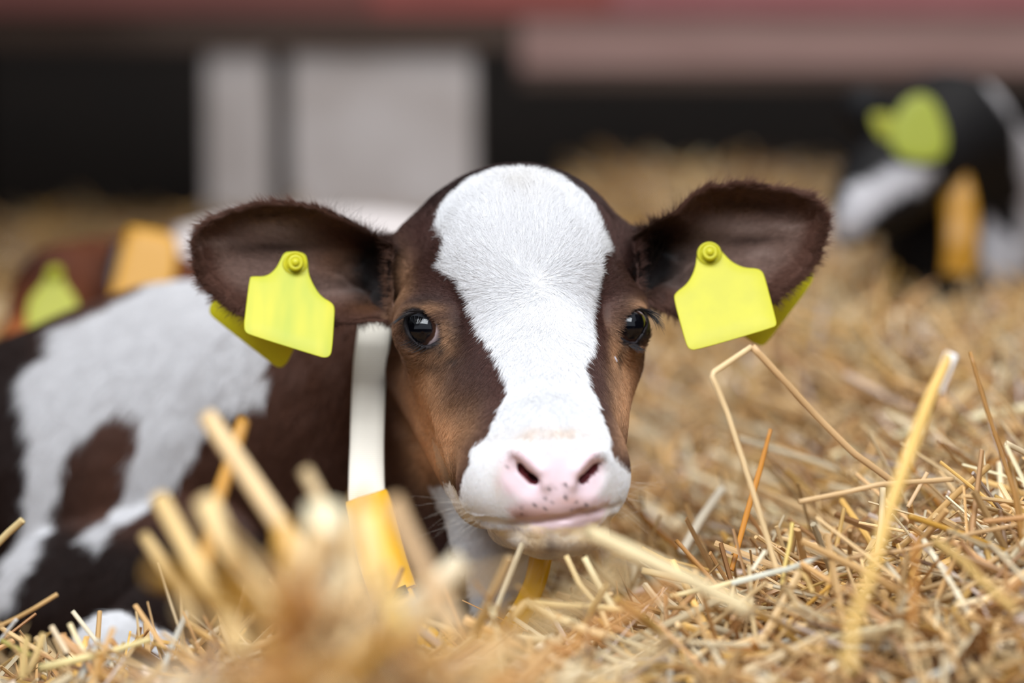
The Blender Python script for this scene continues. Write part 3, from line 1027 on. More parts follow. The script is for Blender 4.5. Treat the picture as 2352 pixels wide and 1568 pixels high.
STUD = [(0.0086, 0.0), (0.0084, 0.0020), (0.0078, 0.0026), (0.0070, 0.0026), (0.0064, 0.0012), (0.0054, 0.0012), (0.0053, 0.0062), (0.0056, 0.0070),
        (0.0054, 0.0082), (0.0046, 0.0087), (0.0031, 0.0087), (0.0029, 0.0083), (0.0025, 0.0098), (0.0014, 0.0106), (0.0001, 0.0108)]


def ear_tag(label, front, back, stud, fmat, dfront, dback, stud_dir):
    root = empty('ear_tag', tuple(W(*stud, dfront(np.array([stud[0]]), np.array([stud[1]]))[0])))
    tag(root, label, 'ear tag')
    slab('front_panel', front, dfront, 0.0016, fmat, root)
    slab('back_panel', back, dback, 0.0016, back_tag_mat, root)
    d0 = float(dfront(np.array([float(stud[0])]), np.array([float(stud[1])]))[0])
    lathe('stud', STUD, W(stud[0], stud[1], d0 - 0.0006), dir_world(np.array(stud_dir)), tag_mat, root)
    lathe('pin', [(0.0001, 0), (0.0028, 0.0), (0.0028, 0.042), (0.0001, 0.042)], W(stud[0] + 4, stud[1] - 2, d0), dir_world(np.array([0.0, 0.0, 1.0])), tag_mat, root, 16)
    return root


TAG_L_F = [(573, 639), (578, 634), (612, 635), (634, 617), (646, 592), (653, 580), (668, 577), (700, 580), (708, 600), (708, 628), (723, 660), (738, 681), (764, 696),
           (769, 708), (768, 730), (763, 806), (757, 819), (745, 822), (730, 818), (575, 770), (562, 762), (560, 745), (563, 720)]
TAG_L_B = [(560, 668), (505, 672), (494, 680), (481, 705), (481, 719), (490, 730), (625, 836), (640, 845), (655, 840), (668, 818), (700, 745), (694, 680), (700, 610),
           (670, 590), (650, 615), (640, 650), (600, 668)]
TAG_R_F = [(1601, 580), (1606, 566), (1625, 558), (1645, 563), (1660, 580), (1681, 602), (1709, 615), (1740, 616), (1752, 624), (1758, 640), (1783, 735), (1784, 746),
           (1776, 753), (1600, 804), (1584, 803), (1577, 793), (1570, 770), (1547, 686), (1551, 672), (1580, 651), (1597, 616)]
TAG_R_B = [(1660, 590), (1700, 600), (1740, 640), (1790, 640), (1846, 613), (1860, 617), (1869, 630), (1867, 643), (1858, 660), (1764, 785), (1750, 795), (1736, 790),
           (1708, 772), (1665, 745), (1640, 700), (1640, 640)]
ear_tag('yellow tag pinned through the left-hand ear, front panel smudged with faint grey-green print', TAG_L_F, TAG_L_B, (678, 606), smudged_mat,
        lambda x, y: 1.654 - (y - 606) * 0.00014 + (x - 660) * 0.00002,
        lambda x, y: 1.692 + (y - 606) * 0.00006 - (x - 600) * 0.00004, (0.12, 0.10, -0.985))
ear_tag('clean yellow tag pinned through the right-hand ear, back panel poking out to the right', TAG_R_F, TAG_R_B, (1629, 584), tag_mat,
        lambda x, y: 1.656 - (y - 584) * 0.00014 - (x - 1660) * 0.00002,
        lambda x, y: 1.694 + (y - 584) * 0.00004 + (x - 1700) * 0.00005, (-0.02, 0.16, -0.985))


# ------------------------------------------------------------------ the collar
def strap_mesh(name, pts, width, thick, mat, parent, sub=8):
    """flat band swept along points (px, py, depth, twist) with its broad side turned to the outside of the loop"""
    p = np.array([Q(*q[:3]) for q in pts])
    w = np.array([q[3] if len(q) > 3 else width for q in pts])
    # Catmull-Rom
    out, ww = [], []
    for i in range(len(p) - 1):
        p0, p1, p2, p3 = p[max(i - 1, 0)], p[i], p[i + 1], p[min(i + 2, len(p) - 1)]
        for t in np.linspace(0, 1, sub, endpoint=False):
            out.append(0.5 * ((2 * p1) + (-p0 + p2) * t + (2 * p0 - 5 * p1 + 4 * p2 - p3) * t * t + (-p0 + 3 * p1 - 3 * p2 + p3) * t ** 3))
            ww.append(w[i] + (w[i + 1] - w[i]) * t)
    out.append(p[-1]); ww.append(w[-1])
    c = np.array(out); ww = np.array(ww)
    tg = np.gradient(c, axis=0); tg /= np.linalg.norm(tg, axis=1)[:, None]
    view = np.array([0, 0, -1.0])
    nrm = view - tg * (tg @ view)[:, None]
    nrm /= np.maximum(np.linalg.norm(nrm, axis=1), 1e-3)[:, None]
    side = np.cross(tg, nrm)
    V = []
    prof = [(-0.5, -0.3), (-0.46, 0.5), (-0.2, 0.6), (0.2, 0.6), (0.46, 0.5), (0.5, -0.3), (0.2, -0.5), (-0.2, -0.5)]
    for a, b in prof:
        V.append(c + side * (a * ww)[:, None] + nrm * (b * thick))
    n = len(c); k = len(prof)
    V = np.stack(V, 1).reshape(-1, 3)
    F = []
    for a in range(k):
        i = np.arange(n - 1) * k
        F.append(np.stack([i + a, i + (a + 1) % k, i + k + (a + 1) % k, i + k + a], 1))
    cap = [[0 * k + a for a in range(k)], [(n - 1) * k + a for a in range(k - 1, -1, -1)]]
    me = mesh_np(name, to_world(V), [np.concatenate(F), np.array(cap)], mat)
    return link(name, me, parent)


web_mat, nt, b = new_mat('woven_webbing')
tc = nt.nodes.new('ShaderNodeTexCoord'); wv = nt.nodes.new('ShaderNodeTexWave'); wv.inputs['Scale'].default_value = 260.0
wv.bands_direction = 'Z'
rp = nt.nodes.new('ShaderNodeValToRGB')
rp.color_ramp.elements[0].color = (*lin((216, 204, 184)), 1); rp.color_ramp.elements[1].color = (*lin((246, 240, 228)), 1)
nt.links.new(tc.outputs['Object'], wv.inputs['Vector']); nt.links.new(wv.outputs['Fac'], rp.inputs['Fac'])
nt.links.new(rp.outputs['Color'], b.inputs['Base Color']); b.inputs['Roughness'].default_value = 0.8
band_mat = plain('yellow_collar_plastic', (228, 168, 4), rough=0.35, spec=0.4)
dark_mat = plain('dark_steel', (38, 36, 36), rough=0.4, metal=0.6)
collar = empty('collar', tuple(W(860, 1250, 1.62)))
tag(collar, 'cream webbing collar with yellow plastic band around the neck of the calf', 'collar')
strap_mesh('strap', [(1060, 640, 1.88, .025), (960, 660, 1.85, .025), (880, 700, 1.80, .025), (856, 790, 1.745, .0245), (847, 900, 1.715, .0245), (843, 1020, 1.69, .0245),
                     (842, 1120, 1.67, .026), (846, 1160, 1.655, .028)], 0.026, 0.003, web_mat, collar)
strap_mesh('yellow_band', [(842, 1142, 1.657, .031), (858, 1200, 1.645, .034), (880, 1290, 1.625, .034), (906, 1366, 1.610, .033)], 0.033, 0.005, band_mat, collar)
strap_mesh('buckle', [(886, 1372, 1.606, .006), (935, 1352, 1.606, .006)], 0.006, 0.004, dark_mat, collar, 3)
strap_mesh('lower_band', [(905, 1366, 1.612, .026), (945, 1440, 1.60, .026), (1010, 1510, 1.59, .024), (1080, 1540, 1.59, .022), (1135, 1500, 1.60, .018), (1190, 1420, 1.61, .015),
                          (1228, 1340, 1.625, .015), (1244, 1270, 1.64, .016), (1262, 1180, 1.68, .018)], 0.02, 0.004, band_mat, collar)


# ------------------------------------------------------------------ straw
def fbm2(x, y, s=0):
    p = np.stack([x, y, np.zeros_like(x)], 1)
    return vnoise(p, 3.0, s) + 0.5 * vnoise(p, 7.0, s + 3)


def straw_height(x, y):
    x = np.asarray(x, float); y = np.asarray(y, float)
    h = 0.165 + 0.05 * (fbm2(x.ravel(), y.ravel(), 4).reshape(x.shape) - 0.75)
    # heap to the right of the calf
    h = h + 0.060 * sstep(x, 0.10, 0.42) * sstep(y, 1.15, 1.5) * (1 - 0.5 * sstep(y, 2.4, 4.5))
    # hollow in which the calf lies
    h = h - 0.15 * np.exp(-(((x + 0.45) / 0.62) ** 2 + ((y - 2.12) / 0.54) ** 2) ** 1.5)
    h = h - 0.065 * np.exp(-(((x + 0.05) / 0.17) ** 2 + ((y - 1.60) / 0.15) ** 2))
    # in front of the calf, left of its chin, the straw is piled up towards the photographer
    h = h + 0.015 * np.exp(-(((x + 0.06) / 0.16) ** 2 + ((y - 1.12) / 0.16) ** 2))
    # a heap close to the photographer, and straw banked up against the back of the pen
    h = h + 0.125 * np.exp(-(((x + 0.064) / 0.060) ** 2 + ((y - 0.91) / 0.10) ** 2))
    h = h + 0.115 * sstep(y, 3.6, 5.6) * sstep(x, -0.1, 0.3)
    return np.maximum(h, 0.02)


STRAW_PAL = lin([(212, 168, 110), (228, 192, 138), (240, 218, 178), (190, 142, 90), (152, 106, 62), (220, 174, 96), (202, 182, 146), (230, 208, 192)])
STRAW_W = np.array([0.24, 0.22, 0.12, 0.14, 0.08, 0.10, 0.05, 0.05])


def stalk_tubes(C, width, flat, col):
    """C (n,k,3) world points; width (n,), flat (n,) -> verts, quads, colours; 6-sided stalks, closed ends"""
    n, k, _ = C.shape
    tg = np.gradient(C, axis=1); tg /= np.maximum(np.linalg.norm(tg, axis=2), 1e-6)[..., None]
    ref = rng.normal(0, 1, (n, 1, 3)); ref = np.broadcast_to(ref, C.shape)
    a = np.cross(tg, ref); a /= np.maximum(np.linalg.norm(a, axis=2), 1e-6)[..., None]
    b = np.cross(tg, a)
    m = 6
    ang = np.arange(m) * 2 * np.pi / m
    tap = np.ones(k); tap[0] = 0.92; tap[-1] = 0.85
    r = (width / 2)[:, None, None, None] * tap[None, :, None, None]
    V = C[:, :, None, :] + r * (np.cos(ang)[None, None, :, None] * a[:, :, None, :] + (np.sin(ang)[None, None, :, None] * b[:, :, None, :]) * flat[:, None, None, None])
    V = V.reshape(-1, 3)
    base = (np.arange(n) * k * m)[:, None, None]
    i = np.arange(k - 1)[None, :, None] * m; j = np.arange(m)[None, None, :]
    j2 = (j + 1) % m
    q = np.stack([base + i + j, base + i + j2, base + i + m + j2, base + i + m + j], -1).reshape(-1, 4)
    e0 = np.stack([base[:, 0, 0] + x for x in (0, 5, 2)], 1)
    c0 = base[:, 0, 0]
    caps = [np.stack([c0, c0 + 5, c0 + 4, c0 + 3], 1), np.stack([c0, c0 + 3, c0 + 2, c0 + 1], 1)]
    cE = c0 + (k - 1) * m
    caps += [np.stack([cE, cE + 1, cE + 2, cE + 3], 1), np.stack([cE, cE + 3, cE + 4, cE + 5], 1)]
    q = np.concatenate([q] + caps)
    cc = np.repeat(col, k * m, axis=0)
    return V, q, cc


def pick_cols(n):
    c = STRAW_PAL[rng.choice(len(STRAW_PAL), n, p=STRAW_W / STRAW_W.sum())]
    return np.clip(c * rng.uniform(0.55, 1.2, (n, 1)), 0, 0.95)


straw_mat = attr_mat('straw', rough=0.42, spec=0.4, transl=0.15)


def clear_of_calf(P):
    """keep points out of the calf's body"""
    v = P - CAM
    q = np.stack([v @ RGT, v @ UPV, v @ FWD], -1).astype(np.float32)
    return calf_sdf(q[..., 0].ravel(), q[..., 1].ravel(), q[..., 2].ravel()).reshape(P.shape[:-1])


def scatter_stalks(n, ylo, yhi, lmin, lmax, wmin, wmax, zlo, zhi, tilt, margin=0.12):
    y = ylo + (yhi - ylo) * rng.random(n)
    half = y * 0.2118 + margin
    x = rng.uniform(-1, 1, n) * half
    L = rng.uniform(lmin, lmax, n); az = rng.uniform(0, 2 * np.pi, n); el = rng.normal(0, tilt, n)
    d = np.stack([np.cos(az) * np.cos(el), np.sin(az) * np.cos(el), np.sin(el)], 1)
    z = straw_height(x, y) + rng.uniform(zlo, zhi, n)
    c = np.stack([x, y, z], 1)
    bend = rng.normal(0, 0.05, (n, 3))
    kink = rng.random(n) < 0.15
    bend[kink] *= 4
    t = np.array([-0.5, -0.17, 0.17, 0.5])
    C = c[:, None, :] + d[:, None, :] * (L[:, None] * t)[..., None] + bend[:, None, :] * (L[:, None] * (0.25 - t ** 2) * 1.0)[..., None]
    w = wmin + (wmax * 1.25 - wmin) * rng.random(n) ** 1.6; fl = rng.uniform(0.25, 1.0, n)
    # a stalk may lean but not hang above the bed: its lower end reaches the straw
    low = C[:, :, 2].min(1) - straw_height(x, y)
    up = np.maximum(low - 0.004, 0)
    C[:, :, 2] -= up[:, None]
    sd = clear_of_calf(C).min(1)
    ok = sd > 0.004
    return C[ok], w[ok], fl[ok]


gx = np.linspace(-1.9, 1.9, 150); gy = np.concatenate([np.linspace(0.35, 2.6, 120), np.linspace(2.65, 7.2, 80)])
GX, GY = np.meshgrid(gx, gy, indexing='ij')
GZ = straw_height(GX, GY) - 0.012
bv = np.stack([GX, GY, GZ], -1).reshape(-1, 3)
ii = np.arange(len(gx) - 1)[:, None]; jj = np.arange(len(gy) - 1)[None]
ny_ = len(gy)
bq = np.stack([ii * ny_ + jj, (ii + 1) * ny_ + jj, (ii + 1) * ny_ + jj + 1, ii * ny_ + jj + 1], -1).reshape(-1, 4)
bed = link('straw_bedding', mesh_np('straw_bedding', bv, bq, plain('packed_straw', (150, 112, 66), rough=0.9, rgb2=(66, 45, 27), scale=70.0, bump=0.8)))
tag(bed, 'packed bed of golden straw covering the floor of the pen', 'straw', kind='stuff')

parts_ = []
for args in ((5000, 0.74, 1.30, 0.03, 0.15, 0.0026, 0.0056, -0.02, 0.012, 0.40),
             (8000, 1.30, 2.00, 0.02, 0.17, 0.0018, 0.0050, -0.02, 0.016, 0.42),
             (8000, 2.00, 3.20, 0.05, 0.22, 0.0026, 0.0060, -0.02, 0.030, 0.45),
             (9000, 3.20, 6.80, 0.08, 0.30, 0.0050, 0.0100, -0.02, 0.02, 0.30)):
    C, w, fl = scatter_stalks(*args)
    parts_.append(stalk_tubes(C, w, fl, pick_cols(len(C))))
off = 0; VV = []; QQ = []; CC = []
for v_, q_, c_ in parts_:
    VV.append(v_); QQ.append(q_ + off); CC.append(c_); off += len(v_)
loose = link('loose_straw', mesh_np('loose_straw', np.concatenate(VV), np.concatenate(QQ), straw_mat, False, np.concatenate(CC)))
tag(loose, 'tangle of countless loose straw pieces lying over the whole pen', 'straw', kind='stuff')

# ------------------------------------------------------------------ single stalks that stand out
def stalk(px_pts, width, color, label, group=None, flat=0.6, tapers=None, split=False):
    """px_pts: (px, py, depth) along the stalk"""
    p = np.array([W(*q) for q in px_pts])
    # resample: straight between nodes, a small rounding at each kink
    C = []
    for i in range(len(p) - 1):
        for t in (np.linspace(0.06, 0.94, 5) if i not in (0,) else np.linspace(0.0, 0.94, 5)):
            C.append(p[i] * (1 - t) + p[i + 1] * t)
    C.append(p[-1])
    C = np.array(C)
    n = len(C)
    tg = np.gradient(C, axis=0); tg /= np.linalg.norm(tg, axis=1)[:, None]
    ref = rng.normal(0, 1, 3)
    ref = unit(C.mean(0) - CAM + rng.normal(0, 0.15, 3))
    a = np.cross(tg, ref); a /= np.linalg.norm(a, axis=1)[:, None]
    b = np.cross(tg, a)
    m = 10
    ang = np.arange(m) * 2 * np.pi / m
    r = np.full(n, width / 2)
    if tapers is not None: r = r * np.interp(np.linspace(0, 1, n), np.linspace(0, 1, len(tapers)), tapers)
    # nodes: slight swellings
    V = C[:, None] + r[:, None, None] * (np.cos(ang)[None, :, None] * a[:, None] + flat * np.sin(ang)[None, :, None] * b[:, None])
    V = V.reshape(-1, 3)
    i = np.arange(n - 1)[:, None] * m; j = np.arange(m)[None]
    q = np.stack([i + j, i + (j + 1) % m, i + m + (j + 1) % m, i + m + j], -1).reshape(-1, 4)
    # hollow ends
    rim0 = C[0] + (V[:m] - C[0]) * 0.6; rim1 = C[-1] + (V[-m:] - C[-1]) * 0.6
    in0 = rim0 + tg[0] * width; in1 = rim1 - tg[-1] * width
    base = len(V)
    V = np.vstack([V, rim0, in0, rim1, in1])
    jj = np.arange(m); j2 = (jj + 1) % m
    q = np.vstack([q, np.stack([jj, base + jj, base + j2, j2], 1), np.stack([base + jj, base + m + jj, base + m + j2, base + j2], 1),
                   np.stack([(n - 1) * m + jj, (n - 1) * m + j2, base + 2 * m + j2, base + 2 * m + jj], 1),
                   np.stack([base + 2 * m + jj, base + 2 * m + j2, base + 3 * m + j2, base + 3 * m + jj], 1)])
    c = lin(color)
    tt = np.concatenate([np.repeat(np.arange(n) / (n - 1), m), np.zeros(2 * m), np.ones(2 * m)])
    mot = 0.88 + 0.2 * vnoise(V, 60, 3)
    cols = np.clip(c[None] * mot[:, None], 0, 0.95)
    cen = p.mean(0)
    me = mesh_np('straw_stalk', V - cen, q, straw_mat, True, cols)
    o = link('straw_stalk', me)
    o.location = cen
    tag(o, label, 'straw', group)
    return o


TANP = (222, 190, 138); PALE = (238, 222, 190); GOLD = (214, 160, 66); BRN = (176, 124, 66); GRY = (206, 200, 184); ORG = (196, 128, 44)
# right of the calf
stalk([(1726, 796, 1.50), (1634, 858, 1.48), (1672, 952, 1.48), (1733, 1140, 1.475), (1785, 1310, 1.47)], 0.0034, (232, 200, 150), 'pale straw stalk bent into a sharp elbow just below the right-hand ear tag')
stalk([(1728, 796, 1.50), (1790, 862, 1.505), (1870, 950, 1.515), (1960, 1040, 1.52), (2050, 1105, 1.53)], 0.0042, (216, 176, 126), 'thick tan stalk slanting down to the right from the right-hand ear tag')
stalk([(1835, 1152, 1.49), (1945, 1130, 1.50), (2020, 1112, 1.50), (2190, 1100, 1.52)], 0.0032, (216, 178, 128), 'tan stalk lying almost level across the tip of the slanting thick stalk')
stalk([(2182, 815, 1.36), (2135, 915, 1.33), (2090, 1040, 1.30), (2050, 1150, 1.26), (2010, 1290, 1.20), (1960, 1430, 1.14), (1950, 1540, 1.10)], 0.0068, (226, 184, 104), 'broad blurred golden stalk with a white tip standing up at the right', flat=0.4, tapers=[0.8, 1, 1.1, 1.1, 0.9, 0.8, 0.8])
stalk([(2186, 812, 1.36), (2168, 855, 1.355), (2150, 900, 1.345)], 0.0080, (244, 238, 232), 'white papery sheath on the tip of the broad golden stalk', flat=0.3)
stalk([(2228, 808, 1.50), (2262, 925, 1.495), (2300, 1040, 1.49), (2330, 1130, 1.485), (2352, 1260, 1.48), (2370, 1360, 1.47)], 0.0030, (170, 122, 62), 'thin dark brown stalk rising steeply near the right edge of the picture', tapers=[0.7, 1, 1, 1.2, 1.3, 1.2])
stalk([(2322, 1060, 1.50), (2336, 1140, 1.49), (2352, 1230, 1.48), (2365, 1330, 1.47)], 0.0034, (180, 136, 74), 'brown stalk leaning beside the thin dark one at the right edge')
stalk([(2272, 1070, 1.62), (2200, 1130, 1.60), (2120, 1210, 1.58), (2065, 1258, 1.56)], 0.0045, (188, 146, 88), 'dull brown stalk running down to the left from the top of the right heap')
stalk([(1950, 1281, 1.46), (2090, 1262, 1.465), (2200, 1232, 1.47), (2335, 1205, 1.48)], 0.0028, (206, 166, 116), 'long thin tan stalk lying across the heap at the right')
stalk([(2258, 1198, 1.46), (2360, 1188, 1.465)], 0.0034, (204, 152, 98), 'short reddish tan stalk with a cut end at the right edge')
stalk([(2310, 1017, 1.53), (2370, 1048, 1.54)], 0.0036, (232, 208, 168), 'pale short stalk poking in from the right edge above the heap')
stalk([(1770, 985, 1.66), (1745, 1080, 1.64), (1715, 1180, 1.62), (1680, 1310, 1.58)], 0.0040, ORG, 'blurred orange brown stalk crossing the elbowed pale stalk', flat=0.35, tapers=[0.6, 1, 1, 0.8])
stalk([(1660, 1120, 1.78), (1610, 1190, 1.76), (1565, 1270, 1.74)], 0.0062, (232, 216, 190), 'whitish blurred straw leaning left of the elbowed stalk')
stalk([(1820, 1200, 1.475), (1814, 1250, 1.47), (1802, 1302, 1.465), (1796, 1345, 1.46)], 0.0024, (228, 196, 110), 'short upright yellow stalk with a cut top')
stalk([(1900, 1272, 1.455), (1860, 1288, 1.45), (1812, 1306, 1.455), (1760, 1318, 1.46), (1680, 1340, 1.455)], 0.0034, (226, 224, 206), 'silvery flat straw blade curving behind the short upright stalk', flat=0.25, tapers=[0.25, 0.9, 1, 1, 0.9])
stalk([(1758, 1264, 1.47), (1728, 1310, 1.465)], 0.0026, PALE, 'short pale straw leaning against the silvery blade')
stalk([(1815, 1292, 1.46), (1850, 1325, 1.455), (1868, 1360, 1.45)], 0.0030, (222, 184, 110), 'short yellow stalk going down right under the silvery blade')
stalk([(1350, 1222, 1.30), (1440, 1262, 1.27), (1560, 1320, 1.24), (1720, 1400, 1.18)], 0.0080, (240, 218, 172), 'thick cream stalk blurred in front of the chin, running down to the right', flat=0.5)
stalk([(2130, 1085, 1.60), (2085, 1165, 1.59)], 0.0028, (214, 176, 130), 'short stalk sticking up beside the broad golden stalk')
stalk([(2028, 1120, 1.55), (2024, 1200, 1.54), (2012, 1290, 1.53)], 0.0040, (216, 190, 146), 'upright pale stalk behind the broad golden one')
stalk([(2145, 1240, 1.33), (2215, 1290, 1.31), (2260, 1340, 1.28), (2330, 1400, 1.26)], 0.0045, (204, 166, 98), 'soft tan stalk dropping right in front of the heap')
stalk([(2105, 1215, 1.30), (2100, 1330, 1.27), (2095, 1440, 1.24)], 0.0030, (186, 124, 52), 'vertical blurred orange stalk in front of the heap')
stalk([(2225, 1240, 1.50), (2300, 1330, 1.48)], 0.0034, (222, 214, 196), 'greyish pale stalk lying down right in the heap')
stalk([(2352, 1245, 1.48), (2240, 1310, 1.475), (2120, 1355, 1.47)], 0.0034, (196, 158, 106), 'brown stalk rising to the right edge across the heap')
stalk([(1475, 1310, 1.50), (1600, 1340, 1.49), (1720, 1395, 1.48)], 0.0040, (230, 200, 146), 'cream stalk lying flat beneath the thick blurred cream stalk')
stalk([(1540, 1370, 1.475), (1650, 1345, 1.47), (1790, 1310, 1.465), (1815, 1305, 1.463)], 0.0030, (236, 214, 160), 'thin pale stalk arching up to the silvery blade')
# below the chin
stalk([(1300, 1276, 1.47), (1330, 1340, 1.465), (1380, 1400, 1.46), (1400, 1450, 1.455)], 0.0034, (226, 196, 140), 'pale stalk hanging down just right of the chin')
stalk([(1342, 1280, 1.47), (1368, 1330, 1.465), (1412, 1402, 1.46)], 0.0040, (236, 214, 164), 'second pale stalk right of the chin, parallel to the first')
stalk([(1205, 1380, 1.42), (1330, 1392, 1.43), (1470, 1402, 1.44)], 0.0036, (226, 198, 140), 'pale stalk lying level under the chin, forking from the yellow band')
stalk([(1205, 1380, 1.42), (1280, 1420, 1.41), (1390, 1462, 1.40)], 0.0050, (230, 204, 152), 'cream stalk slanting down right from under the collar')
stalk([(1108, 1458, 1.42), (1190, 1462, 1.42), (1290, 1476, 1.42)], 0.0050, (236, 212, 164), 'short thick cream stalk lying below the lower collar band')
stalk([(1205, 1382, 1.40), (1150, 1450, 1.38), (1100, 1540, 1.36)], 0.0052, (214, 180, 124), 'tan stalk crossing over the lower yellow collar band')
# in front of the calf's chest
stalk([(475, 955, 1.22), (560, 1080, 1.19), (660, 1230, 1.16), (760, 1370, 1.13), (860, 1500, 1.10)], 0.0098, (230, 196, 146), 'very thick blurred tan stalk slanting across the calf\'s shoulder', flat=0.6)
stalk([(560, 965, 1.34), (530, 1060, 1.30), (490, 1180, 1.24), (470, 1300, 1.18)], 0.0080, (196, 140, 58), 'blurred orange stalk behind the very thick tan one', flat=0.5)
stalk([(745, 1165, 1.02), (750, 1260, 1.00), (770, 1400, 0.98), (800, 1540, 0.96)], 0.0170, (240, 224, 186), 'very broad cream straw blurred close to the lens, left of the yellow band', flat=0.4)
stalk([(365, 1140, 1.16), (430, 1260, 1.14), (510, 1400, 1.11), (560, 1500, 1.09)], 0.0085, (226, 190, 128), 'blurred tan stalk left of the thick ones, leaning left at the top')
stalk([(470, 1150, 1.08), (520, 1260, 1.06), (600, 1380, 1.04), (700, 1520, 1.02)], 0.0110, (232, 200, 144), 'broad blurred golden stalk in the middle of the front pile')
stalk([(900, 1150, 1.06), (930, 1220, 1.05), (985, 1330, 1.04), (1060, 1470, 1.02)], 0.0085, (206, 168, 122), 'brownish blurred stalk passing over the yellow band')
stalk([(850, 1180, 1.10), (870, 1280, 1.09), (905, 1400, 1.07), (950, 1540, 1.05)], 0.0075, (244, 206, 120), 'yellowish blurred stalk lying over the yellow collar band')
stalk([(1060, 1290, 1.12), (980, 1370, 1.10), (880, 1440, 1.08), (760, 1530, 1.06)], 0.0120, (222, 204, 172), 'greyish cream broad straw blurred below the jaw', flat=0.5)
stalk([(640, 1180, 1.22), (650, 1290, 1.18), (620, 1420, 1.13)], 0.0075, (216, 178, 118), 'upright blurred tan stalk between the thick slanting ones')
stalk([(590, 1400, 1.10), (700, 1420, 1.08), (840, 1480, 1.05)], 0.0100, (226, 186, 130), 'wide tan straw lying blurred across the front pile')
stalk([(1000, 1400, 1.05), (920, 1480, 1.03), (860, 1560, 1.0)], 0.0100, (232, 190, 128), 'peach coloured blurred straw in the middle of the lower edge')
stalk([(330, 1230, 1.24), (400, 1330, 1.20), (450, 1440, 1.16)], 0.0065, (214, 180, 124), 'thin blurred stalk in front of the dark folded leg')
stalk([(700, 1080, 1.14), (770, 1210, 1.12), (850, 1380, 1.08)], 0.0060, (206, 176, 130), 'slim blurred stalk crossing behind the broad cream one')
# lower left corner, in focus
stalk([(-20, 1262, 1.50), (20, 1222, 1.495), (52, 1194, 1.49)], 0.0044, (232, 206, 150), 'stout pale stalk with a hollow end poking in from the left edge')
stalk([(-20, 1446, 1.49), (40, 1418, 1.485), (80, 1396, 1.48), (132, 1364, 1.48)], 0.0026, (206, 166, 110), 'thin brown stalk slanting up right at the left edge')
stalk([(-10, 1482, 1.48), (12, 1455, 1.475), (38, 1422, 1.47)], 0.0022, (214, 212, 208), 'thin grey straw crossing under the thin brown stalk at the left edge')
stalk([(90, 1535, 1.42), (180, 1514, 1.42), (260, 1494, 1.425), (345, 1468, 1.43)], 0.0046, (232, 212, 150), 'pale yellow stalk lying in the lower left in front of the white knee', tapers=[1.1, 1, 0.8, 0.7])
stalk([(545, 1498, 1.40), (620, 1470, 1.40), (680, 1440, 1.40), (738, 1420, 1.40)], 0.0040, (236, 196, 138), 'orange tan stalk with a split tip rising right in the lower middle', tapers=[1.1, 1.1, 1.0, 0.6])
stalk([(118, 1438, 1.44), (140, 1475, 1.435), (155, 1500, 1.43)], 0.0034, (220, 196, 160), 'short pale straw standing in the lower left corner pile')
stalk([(160, 1432, 1.44), (178, 1470, 1.435), (208, 1520, 1.43)], 0.0030, (236, 214, 166), 'short cream straw leaning beside the lying pale yellow stalk')
stalk([(62, 1462, 1.40), (55, 1510, 1.39), (50, 1560, 1.38)], 0.0040, (190, 160, 100), 'upright olive tan straw in the lower left corner')
stalk([(100, 1456, 1.41), (85, 1500, 1.40), (60, 1550, 1.39)], 0.0040, (204, 172, 112), 'tan straw leaning right in the lower left corner')
stalk([(2, 1470, 1.46), (40, 1490, 1.455), (70, 1505, 1.45)], 0.0030, (170, 156, 82), 'greenish straw lying in the lower left corner')
stalk([(232, 1500, 1.33), (228, 1560, 1.31)], 0.0050, (170, 122, 58), 'brown upright blurred stub below the white knee')

# the rest of the stalks that can be told from the tangle, region by region
def filler(n, xr, yr, dr, L, w, pal, label, group, up=(0, 0)):
    k = 0; tries = 0
    while k < n and tries < n * 12:
        tries += 1
        d = random.uniform(*dr); px = random.uniform(*xr); py = random.uniform(*yr)
        c0 = Q(px, py, d)
        cw = to_world(c0)
        h = float(straw_height(np.array([cw[0]]), np.array([cw[1]]))[0])
        cw = np.array([cw[0], cw[1], h + random.uniform(0.002, 0.014)])
        az = random.uniform(0, 2 * math.pi); el = random.uniform(*up)
        l = random.uniform(*L)
        dr_ = np.array([math.cos(az) * math.cos(el), math.sin(az) * math.cos(el), math.sin(el)])
        a = cw - dr_ * l * 0.5 if el < 0.3 else cw - dr_ * l * 0.1
        b_ = a + dr_ * l
        m_ = (a + b_) / 2 + np.array([random.gauss(0, .03) * l, random.gauss(0, .03) * l, random.gauss(0, .02) * l])
        if clear_of_calf(np.array([a, m_, b_])).min() < 0.006: continue
        pts = []
        for w_ in (a, m_, b_):
            v = w_ - CAM; dd = v @ FWD
            pts.append((1176 + FPX * (v @ RGT) / dd, 784 - FPX * (v @ UPV) / dd, dd))
        if yr[0] > 1290 and any(q_[0] > 880 and q_[0] < 1440 and q_[1] < 1350 for q_ in pts): continue
        if yr[0] == 1330 and any(q_[1] < 1120 or q_[0] < 330 for q_ in pts): continue
        stalk(pts, random.uniform(*w), tuple(np.array(random.choice(pal)) * random.uniform(0.85, 1.05)), label, group, flat=random.uniform(0.35, 0.9))
        k += 1


